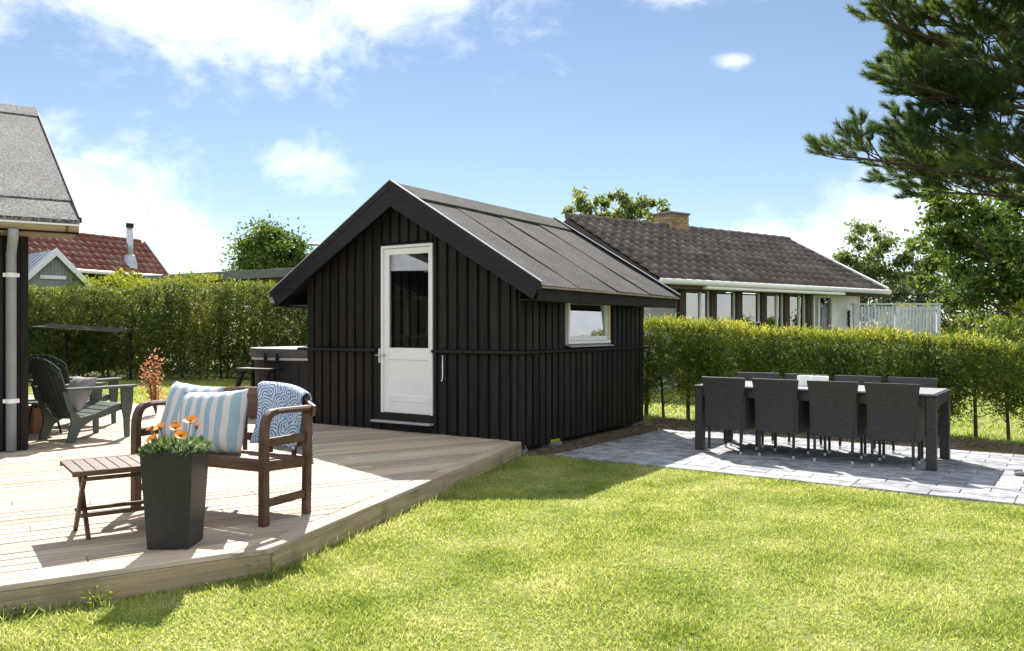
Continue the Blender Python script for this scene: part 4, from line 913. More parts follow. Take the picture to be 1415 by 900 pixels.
MB().prism(rrect(TW+0.08, TW+0.08, 0.68), 0.952, 1.07).build('cover', 'lid', tubo, 0.02, 2)
for s_ in (-0.12, 0.12): MB().box(s_-0.03, s_+0.03, -TW/2-0.046, -TW/2-0.041, 0.86, 1.0).build('strap', 'wallcore', tubo)
q = SW(-4.28, 0.02); stp = empty('step_stool', (*q, DZ), S_RZ+R(8), 'black wooden step in front of the hot tub', 'step')
bar('leg', stp, (-0.40, -0.12, 0), (-0.22, 0.02, 0.64), 0.035, 0.07, 'tub', up=(0, 1, 0)); bar('leg', stp, (0.06, -0.12, 0), (0.24, 0.02, 0.64), 0.035, 0.07, 'tub', up=(0, 1, 0))
bar('leg', stp, (-0.20, 0.2, 0), (-0.19, 0.16, 0.64), 0.035, 0.06, 'tub', up=(0, 1, 0)); bar('leg', stp, (0.20, 0.2, 0), (0.19, 0.16, 0.64), 0.035, 0.06, 'tub', up=(0, 1, 0))
box('tread', stp, -0.30, 0.30, -0.06, 0.24, 0.641, 0.675, 'tub', 0.004); box('tread', stp, -0.25, 0.25, -0.16, 0.02, 0.30, 0.33, 'tub', 0.004)
fl = empty('flue_pipe', (-3.38, 14.0, 0), 0, 'thin steel flue with flat cap rising behind the shed roof', 'flue')
MB().tube([(0, 0, 0), (0, 0, 2.66)], 0.055, 12).build('pipe', 'steel', fl, smooth=True); MB().lathe([(0.13, 2.80), (0.13, 2.815), (0.03, 2.85)], 16).build('cap', 'steel', fl)
for k in range(3): a = k*2.09; MB().tube([(0.05*math.cos(a), 0.05*math.sin(a), 2.62), (0.07*math.cos(a), 0.07*math.sin(a), 2.80)], 0.006, 5).build('cap_strut', 'steel', fl)

# ------------------------------------------------------------------ dining table and eight wicker chairs
T_O = (2.027, 9.07); T_RZ = math.atan2(-0.58, 0.816); TWd = frame2(T_O, T_RZ); PZ = 0.022
tb = empty('dining_table', (*T_O, PZ), T_RZ, 'long dark dining table with pale grey top on the paving', 'table')
TLN, TDP, TH = 2.40, 0.95, 0.70
for xx in (0, TLN-0.09):
    for yy in (0, TDP-0.09): box('leg', tb, xx, xx+0.09, yy, yy+0.09, 0, TH-0.003, 'wicker', 0.006)
box('apron', tb, 0.091, TLN-0.091, 0.012, 0.04, TH-0.10, TH-0.004, 'frame'); box('apron', tb, 0.091, TLN-0.091, TDP-0.04, TDP-0.012, TH-0.10, TH-0.004, 'frame')
box('apron', tb, 0.012, 0.04, 0.091, TDP-0.091, TH-0.10, TH-0.004, 'frame'); box('apron', tb, TLN-0.04, TLN-0.012, 0.091, TDP-0.091, TH-0.10, TH-0.004, 'frame')
box('top_frame', tb, -0.01, TLN+0.01, -0.01, TDP+0.01, TH-0.002, TH+0.018, 'frame', 0.004)
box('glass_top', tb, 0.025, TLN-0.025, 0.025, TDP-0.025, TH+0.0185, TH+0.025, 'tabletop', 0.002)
def dining_chair():
    o = empty('wicker_chair', (0, 0, 0), 0); m = 'wicker'
    # back shell: wider and raked at the top (chair faces +y, its back face near y=0)
    def back(z):                                             # (half width, y of rear face)
        t = (z-0.26)/0.58; return 0.190+0.060*max(0, t)**1.5, 0.02-0.075*max(0, t-0.25)**1.3
    n = 10; vs = []; fs = []
    for k in range(n+1):
        z = 0.26+0.560*k/n; w, y = back(z)
        vs += [(-w, y, z), (w, y, z), (w, y+0.035, z), (-w, y+0.035, z)]
    for k in range(n):
        for j in range(4): j2 = (j+1) % 4; fs.append((4*k+j, 4*k+j2, 4*k+4+j2, 4*k+4+j))
    fs += [(3, 2, 1, 0), tuple(range(4*n, 4*n+4))]
    MB().add(vs, fs).build('backrest', m, o, 0.008, 2)
    box('seat', o, -0.183, 0.183, 0.056, 0.50, 0.36, 0.43, m, 0.012); box('seat_skirt', o, -0.186, 0.186, 0.056, 0.50, 0.262, 0.359, m, 0.004)
    for sx in (-1, 1):
        xa, xb = sorted((sx*0.187, sx*0.228))
        MB().add(*pyz([(0.03, 0.262), (0.50, 0.262), (0.52, 0.40), (0.53, 0.585), (0.48, 0.615), (0.015, 0.625)], xa, xb)).build('arm_panel', m, o, 0.006)
        for yy in (0.035, 0.475):
            lg = box('leg', o, sx*0.180-0.0125, sx*0.180+0.0125, yy-0.0125, yy+0.0125, 0.035, 0.2615, 'frame', 0.003)
            box('foot_cap', lg, sx*0.180-0.013, sx*0.180+0.013, yy-0.013, yy+0.013, 0.0, 0.0345, 'alu', 0.003)
    return o
proto = dining_chair()
XS = [0.365, 0.925, 1.485, 2.035]
names_f = ['charcoal wicker chair at the near side of the table, next to its shed-end leg', 'charcoal wicker chair at the near side of the table, second from the shed end',
           'charcoal wicker chair at the near side of the table, third from the shed end', 'charcoal wicker chair at the near side of the table, farthest from the shed']
names_b = [s_.replace('near side', 'hedge side').replace('next to its shed-end leg', 'the one closest to the shed') for s_ in names_f]
for i in range(8):
    o = proto if i == 0 else copy_tree(proto); k = i % 4
    far = i >= 4; x = XS[k]+random.uniform(-0.012, 0.012); yy = (TDP+0.085) if far else -0.09
    o.location = (*TWd(x, yy+random.uniform(-0.015, 0.015)), PZ+0.001); o.rotation_euler = (0, 0, T_RZ+(math.pi if far else 0)+R(random.uniform(-4, 4)))
    tag(o, (names_b if far else names_f)[k], 'chair', 'wicker chairs round the dining table')
def card_box(q, lab, rz):
    o = empty('napkin_holder', (*q, PZ+TH+0.026), T_RZ+rz, lab, 'napkin holder')
    box('side', o, -0.075, 0.075, -0.05, -0.042, 0, 0.115, 'white', 0.003); box('side', o, -0.075, 0.075, 0.042, 0.05, 0, 0.115, 'white', 0.003); box('base', o, -0.075, 0.075, -0.041, 0.041, 0, 0.012, 'white', 0.003)
    box('napkin', o, -0.065, 0.065, -0.035, 0.035, 0.0125, 0.085, 'tuprim', 0.004)
card_box(TWd(1.08, 0.42), 'white box holder on the dining table nearer the shed', R(4)); card_box(TWd(1.24, 0.40), 'white box holder on the dining table beside the other one', R(-3))
for q, lab, s_ in ((PW(4.12, 1.62), 'small dark stone on the sunlit paving', 0.035), (PW(4.15, 1.42), 'second small dark stone lying nearer the lawn edge', 0.045)):
    o = MB(); o.lathe([(0.3*s_, 0), (s_, 0.25*s_), (0.9*s_, 0.7*s_), (0.3*s_, s_)], 9); ob = o.build('small_stone', 'stone', smooth=True, loc=(*q, PZ)); ob.scale = (1.3, 0.7, 0.8); tag(ob, lab, 'stone')

# ------------------------------------------------------------------ hedges
def sprays(C, D, k, L, W, spread):
    """k leaflets round each twig C with direction D"""
    n = len(C); D = unit(D); t = np.tile(np.linspace(0.1, 1, k), n)[:, None]; Cr = np.repeat(C, k, 0); Dr = np.repeat(D, k, 0)
    P = Cr+Dr*t*L; d = Dr*0.8+rdir(n*k)*spread
    return leaves(P, d, RNG.uniform(0.55, 1.1, n*k)*W*3.2, W)

def yew_hedge():
    rz = math.atan2(-2.62, 3.75); O = (2.26, 12.6)
    h = empty('yew_hedge', (*O, 0), rz, 'clipped yew hedge on bare trunks behind the dining table', 'hedge')
    x0, x1 = -0.9, 8.0
    def top(x): return 1.42-0.062*x+0.025*np.sin(x*2.3)+0.02*np.sin(x*6.1+1)
    n = 21000; X = RNG.uniform(x0, x1, n); u = RNG.uniform(0, 1, n)**0.75; zt = top(X); zb = 0.34+0.12*np.sin(X*3.1)+0.13*np.sin(X*7.7)
    Z = zb+(zt-zb)*u; half = 0.40*(0.72+0.28*np.minimum(1, (Z-0.4)/0.6))*np.where(Z > zt-0.12, 0.85, 1)
    Y = RNG.uniform(-1, 1, n); Y = np.sign(Y)*np.abs(Y)**0.45*half
    D = np.column_stack([RNG.normal(0, 0.55, n), Y/0.4*0.9+RNG.normal(0, 0.3, n), 0.15+RNG.normal(0, 0.35, n)+0.7*(Z > zt-0.12)])
    a = sprays(np.column_stack([X, Y, Z]), D, 7, 0.13, 0.017, 0.75)
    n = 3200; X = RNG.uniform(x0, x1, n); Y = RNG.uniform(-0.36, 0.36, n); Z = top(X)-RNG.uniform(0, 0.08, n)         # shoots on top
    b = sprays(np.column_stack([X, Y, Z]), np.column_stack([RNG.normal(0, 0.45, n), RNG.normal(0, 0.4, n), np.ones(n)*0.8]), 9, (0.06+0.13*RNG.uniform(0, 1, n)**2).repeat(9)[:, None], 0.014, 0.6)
    n = 3600; X = RNG.uniform(x0, x1, n); Z = 0.2+0.65*RNG.uniform(0, 1, n)**0.7; Y = RNG.normal(0, 0.22, n)                   # thin low growth
    c = sprays(np.column_stack([X, Y, Z]), rdir(n), 6, 0.12, 0.016, 0.8)
    V, F = join(a, c); put('foliage', np_mesh('foliage', V, F, 'yew'), h); put('sunlit_shoots', np_mesh('sunlit_shoots', *b, 'yewtip'), h)
    x = x0+0.1
    while x < x1:
        s = MB(); bx = x+random.uniform(-0.05, 0.05); lean = random.uniform(-0.10, 0.10); by = random.uniform(-0.1, 0.1)
        r = random.uniform(0.014, 0.030); tp = (bx+lean*2, by, float(top(bx))-0.12)
        s.tube([(bx, by, -0.02), (bx+lean*0.5, by, 0.5), (bx+lean, by, 1.0), tp], [r*1.25, r, r*0.7, r*0.35], 7)
        for j in range(13):
            z = random.uniform(0.18, 1.2); a_ = random.uniform(0, 6.28); l = random.uniform(0.18, 0.36); s.tube([(bx+lean*z, by, z), (bx+lean*z+l*0.5*math.cos(a_), by+l*0.5*math.sin(a_), z+0.03), (bx+lean*z+l*math.cos(a_), by+l*math.sin(a_), z+0.08)], [0.008, 0.006, 0.003], 4)
        s.build('trunk', 'twig', h); x += random.uniform(0.16, 0.42)
yew_hedge()

def back_hedge(name, O, rz, length, height, thick, n, leafs, m, label, zb=0.15, wob=0.08, stems=0, size=1.0):
    h = empty(name, (*O, 0), rz, label, 'hedge')
    X = RNG.uniform(0, length, n); u = RNG.uniform(0, 1, n)**0.85; top = height+wob*np.sin(X*0.9)+wob*0.6*np.sin(X*2.7+1)+wob*0.4*np.sin(X*7); Z = zb+(top-zb)*u
    Y = RNG.uniform(-1, 1, n); bulge = 1+0.12*np.sin(X*1.7+Z*2.1)+0.1*np.sin(X*4.1-Z*3); Y = np.sign(Y)*np.abs(Y)**0.35*thick/2*bulge*(1-0.25*np.maximum(0, (Z-top+0.25)/0.25))
    D = np.column_stack([RNG.normal(0, 0.6, n), Y/thick*1.5+RNG.normal(0, 0.4, n), 0.1+RNG.normal(0, 0.45, n)+0.8*(Z > top-0.15)])
    V, F = sprays(np.column_stack([X, Y, Z]), D, leafs, 0.16*size, 0.034*size, 0.9); put('foliage', np_mesh('foliage', V, F, m), h)
    for i in range(stems):
        x = random.uniform(0.1, length-0.1); y = random.uniform(-thick*0.35, thick*0.1); s = MB(); z1 = random.uniform(0.6, 0.9)*height
        s.tube([(x, y, -0.02), (x+random.uniform(-.1, .1), y, z1*0.5), (x+random.uniform(-.25, .25), y, z1)], [0.035, 0.025, 0.01], 6); s.build('stem', 'twig', h)
    return h
back_hedge('tall_hedge', (-16.5, 22.9), R(-4.5), 16.5, 2.42, 1.5, 38000, 5, 'beech', 'tall leafy hedge behind the lawn beside the hot tub', stems=40)
back_hedge('garden_hedge', (10.6, 19.4), R(-2), 11.0, 1.50, 1.3, 9000, 5, 'yew', 'low clipped hedge beyond the white fence', zb=0.05)
back_hedge('far_hedge', (-17.0, 25.2), R(0), 8.0, 2.9, 0.9, 7000, 5, 'leafY', 'paler yellow hedge top behind the tall hedge', zb=0.6)

# ------------------------------------------------------------------ trees
def tree(name, base, blobs, nleaf, lsize, m, label, trunk_h, trunk_r=0.16, clumps=70, cat='tree', spread=0.20, bark='bark'):
    """blobs: (x, y, z, rx, ry, rz) relative to the base; foliage hangs in clumps on limbs"""
    o = empty(name, (*base, 0), 0, label, cat)
    vol = np.array([b[3]*b[4]*b[5] for b in blobs])**0.75; vol = vol/vol.sum(); C = []; Rr = []
    for b, w in zip(blobs, vol):
        k = max(4, int(clumps*w)); d = rdir(k); r = RNG.uniform(0.35, 1.0, k)**0.5; C.append(np.array(b[:3])+d*r[:, None]*np.array(b[3:])); Rr.append(np.full(k, min(b[3:])*spread*1.6)*RNG.uniform(0.6, 1.4, k))
    C = np.concatenate(C); Rr = np.concatenate(Rr)
    idx = RNG.integers(0, len(C), nleaf); off = rdir(nleaf)*np.minimum(np.abs(RNG.normal(0, 0.65, nleaf)), 1.25)[:, None]*Rr[idx][:, None]*np.array([1.25, 1.25, 0.85])
    P = C[idx]+off; D = rdir(nleaf)+unit(off)*0.5+np.array([0, 0, -0.25]); V, F = leaves(P, D, RNG.uniform(0.7, 1.3, nleaf)*lsize, RNG.uniform(0.7, 1.2, nleaf)*lsize*0.62)
    put('crown', np_mesh('crown', V, F, m), o)
    s = MB(); top = np.mean([b[:3] for b in blobs], 0); tp = Vector((top[0], top[1], max(trunk_h, 0.6)))
    s.tube([(0, 0, -0.05), tp*0.5+Vector((0.03, 0, 0)), tp], [trunk_r*1.3, trunk_r, trunk_r*0.75], 9)
    for i in RNG.permutation(len(C))[:min(len(C), 46)]:
        c = Vector(C[i]); st_ = tp.lerp(Vector((top[0], top[1], top[2])), random.uniform(0, 0.7)); md = st_.lerp(c, 0.55)+Vector((0, 0, -0.05*c.z*0.1)); s.tube([st_, md, c], [trunk_r*0.38, trunk_r*0.2, trunk_r*0.06], 5)
    s.build('trunk', bark, o); return o
# positions: metres from the camera
tree('maple_tree', (12.7, 22.5), [(0, 0, 3.5, 1.5, 1.8, 1.6), (2.2, 0.5, 3.8, 2.2, 2, 2.0), (0.1, 0.3, 4.9, 1.3, 1.5, 0.8), (1.5, 0, 2.2, 2.4, 2, 1.0), (3.5, 0, 4.6, 2.5, 2, 1.8)], 24000, 0.17, 'leafA', 'leafy green tree growing under the pine at the picture edge', 1.4, 0.15, 130)
tree('birch_tree', (16.4, 38), [(0, 0, 5.0, 1.2, 1.2, 1.3), (-0.9, 0, 4.0, 1.0, 1, 0.9), (0.5, 0, 3.4, 1.3, 1.2, 1.0)], 7000, 0.19, 'leafB', 'pale airy tree just beyond the end of the tiled roof', 1.5, 0.1, 60, spread=0.22)
tree('birch_tree', (18.4, 37), [(0, 0, 4.6, 0.9, 1, 1.1), (0.9, 0, 3.6, 1.3, 1, 1.0), (-0.4, 0, 3.1, 1.1, 1, 0.9)], 7000, 0.19, 'leafB', 'pale airy tree to the side of the first, before the white cloud', 1.5, 0.1, 60, spread=0.22)
tree('dark_conifer', (15.2, 30), [(0, 0, 1.6, 2.6, 1.2, 1.5), (2.6, 0.3, 1.8, 2.2, 1.2, 1.5)], 12000, 0.13, 'leafC', 'dark evergreen mass behind the white fence', 0.6, 0.12, 90)
tree('dark_conifer', (20.5, 31), [(0, 0, 1.7, 2.6, 1.2, 1.6), (2.6, 0.3, 2.2, 2.2, 1.2, 1.8)], 10000, 0.13, 'leafC', 'dark evergreen behind the low hedge at the picture edge', 0.6, 0.12, 80)
tree('yellow_shrub', (12.2, 24.5), [(0, 0, 1.85, 0.6, 0.5, 0.4), (-0.5, 0, 1.6, 0.5, 0.4, 0.35)], 1500, 0.11, 'leafY', 'yellow green shrub peeping over the white fence', 0.9, 0.04, 26, cat='shrub')
tree('yellow_shrub', (13.4, 21.0), [(0, 0, 1.6, 0.9, 0.5, 0.65)], 2200, 0.11, 'leafY', 'bright yellow green shrub above the low hedge', 0.8, 0.04, 30, cat='shrub')
tree('round_tree', (-13.3, 45), [(0, 0, 5.2, 1.9, 1.8, 1.9), (-0.9, 0, 4.2, 1.2, 1.2, 1.2), (0.9, 0, 4.6, 1.3, 1.2, 1.7), (-1.9, 0.2, 3.6, 0.7, 0.7, 0.8)], 24000, 0.20, 'leafA', 'rounded green tree rising behind the grey carport roof', 2.2, 0.15, 170, spread=0.26)
tree('roof_tree', (4.7, 33), [(-1.7, 0, 6.25, 0.8, 1, 0.65), (-0.5, 0, 6.25, 0.8, 1, 0.65), (0.5, 0, 6.2, 0.8, 1, 0.6), (1.1, 0, 6.1, 0.45, 1, 0.6), (0, 0, 4.4, 2.0, 1.2, 1.3)], 7000, 0.19, 'leafB', 'yellow green tree showing over the tiled roof ridge', 2.2, 0.12, 80)
tree('small_bush', (-12.3, 26.2), [(0, 0, 2.95, 0.55, 0.5, 0.32), (0.1, 0, 2.55, 0.35, 0.35, 0.3)], 1900, 0.085, 'leafY', 'small yellow green bush above the tall hedge before the red roof', 2.0, 0.05, 40, cat='shrub')
tree('far_shrub', (-17.2, 48), [(0, 0, 3.4, 0.9, 0.6, 0.5), (-1.6, 0, 3.5, 0.8, 0.6, 0.5), (1.4, 0, 3.2, 1.0, 0.6, 0.5)], 1600, 0.16, 'leafB', 'pale treetop showing just over the carport roof', 2.0, 0.06, 30, cat='shrub')

def pine(base, height):
    o = empty('pine_tree', (*base, 0), 0, 'large dark green pine reaching in from the picture edge', 'tree')
    w = MB(); C = []; D = []
    w.tube([(0, 0, -0.1), (0.05, 0, height*0.4), (-0.05, 0.05, height*0.75), (0, 0, height)], [0.24, 0.19, 0.12, 0.03], 10)
    def twig(a, d, l, lvl):
        d = d.normalized(); n_ = 4 if lvl < 2 else 3; pts = [a]; p = a.copy(); dd = d.copy()
        for k in range(n_):
            dd = (dd+Vector((random.gauss(0, .10), random.gauss(0, .10), random.gauss(0.045, .07)))).normalized(); p = p+dd*(l/n_); pts.append(p.copy())
        r0 = (0.040, 0.016, 0.007)[lvl]*(l/(3.2, 1.1, 0.45)[lvl])**0.5; w.tube(pts, list(np.linspace(r0, r0*0.35, len(pts))), 6 if lvl == 0 else 4, cap=False)
        if lvl == 2:
            for t in (0.45, 0.75, 1.0):
                q = t*(len(pts)-1); i0 = min(int(q), len(pts)-2); c = pts[i0].lerp(pts[i0+1], q-i0); C.append(tuple(c)); D.append(tuple(dd))
            return
        cnt = (int(6+l*3.6), int(3+l*4.6))[lvl]
        for k in range(cnt):
            t = random.uniform(0.28 if lvl == 0 else 0.15, 1.0)**0.8; q = t*(len(pts)-1); i0 = min(int(q), len(pts)-2); c = pts[i0].lerp(pts[i0+1], q-i0); loc = (pts[i0+1]-pts[i0]).normalized()
            sd = loc.cross(Vector((0, 0, 1))); sd = sd.normalized()*random.choice((-1, 1))
            nd = loc*random.uniform(0.5, 0.95)+sd*random.uniform(0.35, 0.9)+Vector((0, 0, random.uniform(-0.15, 0.55)))
            twig(c, nd, ((0.55+0.75*(1-t))*min(1.0, l/2.6) if lvl == 0 else 0.16+0.26*(1-t)*random.uniform(0.7, 1.2)), lvl+1)
        twig(pts[-1], dd, 0.4 if lvl == 0 else 0.2, lvl+1)
    # the limbs the picture shows: height on the trunk, direction, length
    for z, az, l, up in ((3.15, 181, 3.4, 0.12), (3.55, 172, 2.7, 0.02), (3.95, 186, 2.9, 0.12), (4.40, 178, 2.95, 0.10), (4.95, 190, 2.5, 0.12), (5.35, 174, 2.8, 0.08), (5.6, 184, 2.7, 0.10), (3.25, 200, 2.2, -0.02), (3.9, 212, 2.3, 0.05), (4.7, 205, 2.3, 0.0), (5.3, 210, 2.4, 0.05),
                         (3.05, 165, 2.1, -0.05), (3.5, 232, 2.6, 0.05), (4.1, 245, 2.5, 0.05), (4.6, 228, 2.6, 0.05), (5.0, 248, 2.4, 0.1), (5.5, 225, 2.5, 0.05), (5.8, 195, 2.8, 0.1), (3.6, 195, 2.6, 0.03), (3.4, 158, 2.4, 0.02), (4.2, 160, 2.4, 0.05), (5.0, 160, 2.4, 0.05), (2.85, 190, 1.5, -0.05)):
        twig(Vector((0, 0, z)), Vector((math.cos(R(az)), math.sin(R(az)), up)), l, 0)
    z = 3.0
    while z < height-0.4:
        az = random.uniform(-130, 150); l = 2.9*(1-(z/height)**2*0.75)*random.uniform(0.8, 1.05)
        twig(Vector((0, 0, z)), Vector((math.cos(R(az)), math.sin(R(az)), 0.12)), l, 0); z += 0.30
    for z_ in np.arange(5.9, height-0.3, 0.28):
        az = random.uniform(150, 230); twig(Vector((0, 0, float(z_))), Vector((math.cos(R(az)), math.sin(R(az)), 0.15)), 2.7*(1-(z_/height)**2*0.7), 0)
    C = np.array(C); D = unit(np.array(D)); k = 46; n = len(C)
    Cr = np.repeat(C, k, 0); Dr = np.repeat(D, k, 0); t = RNG.uniform(-0.10, 0.0, n*k)[:, None]
    d = Dr*0.85+rdir(n*k)*0.5
    V, F = leaves(Cr+Dr*t, d, RNG.uniform(0.08, 0.14, n*k), 0.0062, 0.0, 0.3)
    put('needles', np_mesh('needles', V, F, 'needle'), o); w.build('trunk', 'pinebark', o, smooth=True)
    print('pine tufts', n)
pine((7.80, 10.6), 8.6)

# ------------------------------------------------------------------ tiled roofs as real tiles
def tile_roof(name, parent, w, length, rise, run, x0, m, tw=0.30, tl=0.34, amp=0.055):
    """pantiles: rows of wavy courses, each course lapping the one below; local x along the eave, y up the slope in plan"""
    sl_ = math.hypot(rise, run); nr = max(1, round(sl_/tl)); tl = sl_/nr; nc = max(1, round(length/tw)); tw = length/nc; seg = 6
    prof = [(i/seg, (0.5-0.5*math.cos(2*math.pi*min(1, (i/seg)/0.62)))**0.8*amp if i/seg < 0.62 else 0.0) for i in range(seg+1)]
    cs, sn = run/sl_, rise/sl_; V = []; F = []
    for r in range(nr):
        a, b = r*tl, (r+1)*tl+0.02; lifta, liftb = 0.032, 0.004
        for c in range(nc):
            jz = random.uniform(-0.003, 0.003); o = len(V)
            for i in range(seg+1):
                xx = x0+(c+prof[i][0])*tw
                for s_, lf in ((a, lifta+jz), (b, liftb)):
                    hgt = prof[i][1]+lf; V.append((xx, s_*cs-hgt*sn, s_*sn+hgt*cs))
                V.append((xx, a*cs+0.0, a*sn))
            for i in range(seg):
                q = o+3*i; F.append((q, q+3, q+4, q+1)); F.append((q+2, q+5, q+3, q))
    return tag(put(name, np_mesh(name, V, F, m), parent), kind='stuff')

# neighbour's bungalow
NRZ = math.atan2(0.588, 0.809); NO = (3.16, 16.8)
nb = empty('tiled_bungalow', (*NO, 0), NRZ, 'low bungalow with brown tiled roof and dark framed windows behind the hedge', 'house')
EZ, RUN, RISE = 2.40, 2.92, 1.56; XL, XR = -0.20, 8.45
nroof = empty('roof', (0, 0, EZ)); nroof.parent = nb
tile_roof('roof_tiles', nroof, 0, XR-XL-0.1, RISE, RUN, XL, 'tile')
MB().add(*pyz([(0.0, -0.02), (RUN, RISE-0.02), (2*RUN, -0.02), (2*RUN, -0.14), (RUN, RISE-0.14), (0.0, -0.14)], XL, XR-0.05)).build('roof_deck', 'brownpaint', nroof)
MB().add(*pyz([(-0.05, 0.06), (RUN, RISE+0.06), (RUN, RISE-0.10), (-0.05, -0.10)], XR-0.10, XR)).build('rake_board', 'white', nroof, 0.004)
x = XL
while x < XR-0.2: MB().tube([(x, RUN, RISE+0.035), (x+0.40, RUN, RISE+0.028)], [0.085, 0.075], 10).build('ridge_tile', 'tile', nroof); x += 0.385
MB().tube([(XL, -0.06, -0.055), (XR, -0.06, -0.055)], 0.06, 10).build('gutter', 'white', nroof, smooth=True)
MB().box(XL, XR-0.1, 0.02, 0.05, -0.2, -0.06).build('eaves_board', 'brownpaint', nroof)
MB().box(1.15, 6.35, -0.10, 0.05, -0.19, -0.125).build('awning_case', 'white', nb, 0.02).location = (0, 0, EZ)
WYN = 0.62
MB().box(XL+0.4, 1.1, WYN, WYN+0.2, 0, EZ-0.05).build('wall', 'greywall', nb)
MB().box(6.95, 8.02, WYN-0.03, WYN+0.2, 0, EZ+0.02).build('wall', 'whitewall', nb)
MB().box(8.022, 8.08, WYN-0.05, WYN+4.2, 0, EZ+0.02).build('gable_wall', 'whitewall', nb)
MB().box(XL+0.4, 8.0, WYN+4.1, WYN+4.25, 0, EZ).build('wall', 'greywall', nb)
MB().box(XL+0.5, 8.0, WYN+0.3, WYN+4.0, -0.02, 0.04).build('floor', 'interior', nb)
MB().box(1.1, 6.95, WYN+1.6, WYN+1.66, 0.05, EZ-0.1).build('inner_wall', 'greywall', nb)
box('head_beam', nb, 0.6, 6.4, WYN-0.14, WYN+0.1, 2.22, 2.40, 'brownpaint', 0.006); box('head_beam', nb, 6.401, 7.4, WYN-0.3, WYN+0.1, 2.25, 2.36, 'brownpaint', 0.006)
xs = [1.10, 2.12, 3.02, 3.93, 4.83, 5.74]
for i, x in enumerate(xs): box('post', nb, x-0.10, x+0.10, WYN-0.1, WYN+0.1, 0.0, 2.215, 'brownpaint', 0.006)
for i in range(5):
    w_ = empty('window', (0, 0, 0)); w_.parent = nb; a, b = xs[i]+0.101, xs[i+1]-0.101
    box('sill_panel', w_, a, b, WYN-0.05, WYN+0.05, 0.0, 1.50 if i < 3 else 0.3, 'brownpaint' if i < 3 else 'white', 0)
    zb_ = 1.505 if i < 3 else 0.305
    box('pane', w_, a+0.03, b-0.03, WYN-0.006, WYN, zb_+0.03, 2.19, 'winglass', 0)
    box('frame', w_, a, a+0.029, WYN-0.04, WYN+0.03, zb_, 2.21, 'white', 0.003); box('frame', w_, b-0.029, b, WYN-0.04, WYN+0.03, zb_, 2.21, 'white', 0.003); box('frame', w_, a+0.03, b-0.03, WYN-0.04, WYN+0.03, zb_, zb_+0.029, 'white', 0.003)
    if i in (0, 3, 4): box('mullion', w_, (a+b)/2+0.1, (a+b)/2+0.15, WYN-0.04, WYN+0.03, zb_+0.03, 2.19, 'white', 0.003)
    box('curtain', w_, a+0.05+0.35*(i % 2), a+0.45+0.25*(i % 2), WYN+0.06, WYN+0.075, zb_, 2.2, 'white', 0)
dn = empty('door', (0, 0, 0)); dn.parent = nb
box('frame', dn, 5.99, 6.06, WYN-0.05, WYN+0.05, 0.05, 2.24, 'white'); box('frame', dn, 6.80, 6.94, WYN-0.05, WYN+0.05, 0.05, 2.24, 'white'); box('frame', dn, 6.061, 6.799, WYN-0.05, WYN+0.05, 2.17, 2.24, 'white'); box('frame', dn, 6.2, 6.28, WYN-0.045, WYN+0.045, 0.05, 2.169, 'white'); box('pane', dn, 6.281, 6.799, WYN-0.004, WYN, 0.1, 2.168, 'winglass', 0)
MB().tube([(7.55+0.02*math.sin(k*2.1), WYN-0.06, 1.40+k*0.045) for k in range(11)], [0.02+0.012*(k % 2) for k in range(11)], 6).build('wall_ornament', 'dark', nb)
ch = empty('chimney', (3.46, RUN+0.15, EZ)); ch.parent = nb
MB().box(-0.33, 0.33, -0.27, 0.27, 0.8, 1.92).build('chimney_core', 'mortar', ch)
for r in range(9):
    z = RISE-0.30+r*0.075
    for side in range(2):
        x = -0.36+(0.12 if r % 2 else 0)
        while x < 0.34: MB().box(x, min(0.355, x+0.228), *((-0.285, -0.2705) if side == 0 else (0.2705, 0.285)), z, z+0.063).build('brick', 'brick', ch); x += 0.24
    for xx in ((-0.345, -0.3305), (0.3305, 0.345)):
        y = -0.285+(0.12 if not r % 2 else 0)
        while y < 0.26: MB().box(*xx, y, min(0.284, y+0.228), z, z+0.063).build('brick', 'brick', ch); y += 0.24
box('chimney_cap', ch, -0.38, 0.38, -0.32, 0.32, 1.921, 1.975, 'stone', 0.01)

# pale slatted fence
fn = empty('slatted_fence', (8.92, 21.25, 0), R(-0.5), 'pale blue grey slatted fence panel beside the bungalow end wall', 'fence')
for x in (0, 1.08, 2.16): box('post', fn, x-0.045, x+0.045, -0.02, 0.07, 0, 1.99, 'fence', 0.005)
box('cap_rail', fn, -0.08, 2.24, -0.05, 0.09, 1.991, 2.03, 'fence', 0.005)
for a, b in ((0.046, 1.034), (1.126, 2.114)):
    for z in (0.25, 1.05, 1.80): box('rail', fn, a, b, 0.026, 0.055, z, z+0.09, 'fence', 0.003)
    x = a+0.004
    while x < b-0.06: box('slat', fn, x, x+0.066, 0.0, 0.022, 0.1, 1.96, 'fence', 0.003); x += 0.0885

# red roofed house far behind
rr = empty('red_roofed_house', (-14.37+0.885*1.32, 32-0.465*1.32, 0), math.atan2(0.885, 0.465), 'house with red tiled roof and steel flue behind the tall hedge', 'house')
rroof = empty('roof', (0, 0, 3.42)); rroof.parent = rr
tile_roof('roof_tiles', rroof, 0, 9.0, 1.34, 1.36, -9.0, 'redtile', 0.30, 0.315, 0.04)
MB().add(*pyz([(0, -0.02), (1.36, 1.32), (2.72, -0.02), (2.72, -0.1), (1.36, 1.22), (0, -0.1)], -9, 0)).build('roof_deck', 'brownpaint', rroof)
MB().add(*pyz([(-0.02, 0.07), (1.36, 1.42), (1.36, 1.28), (-0.02, -0.08)], 0.0, 0.03)).build('rake_board', 'greywall', rroof)
x = -9.0
while x < -0.2: MB().tube([(x, 1.36, 1.37), (x+0.42, 1.36, 1.365)], [0.09, 0.08], 8).build('ridge_tile', 'redtile', rroof); x += 0.40
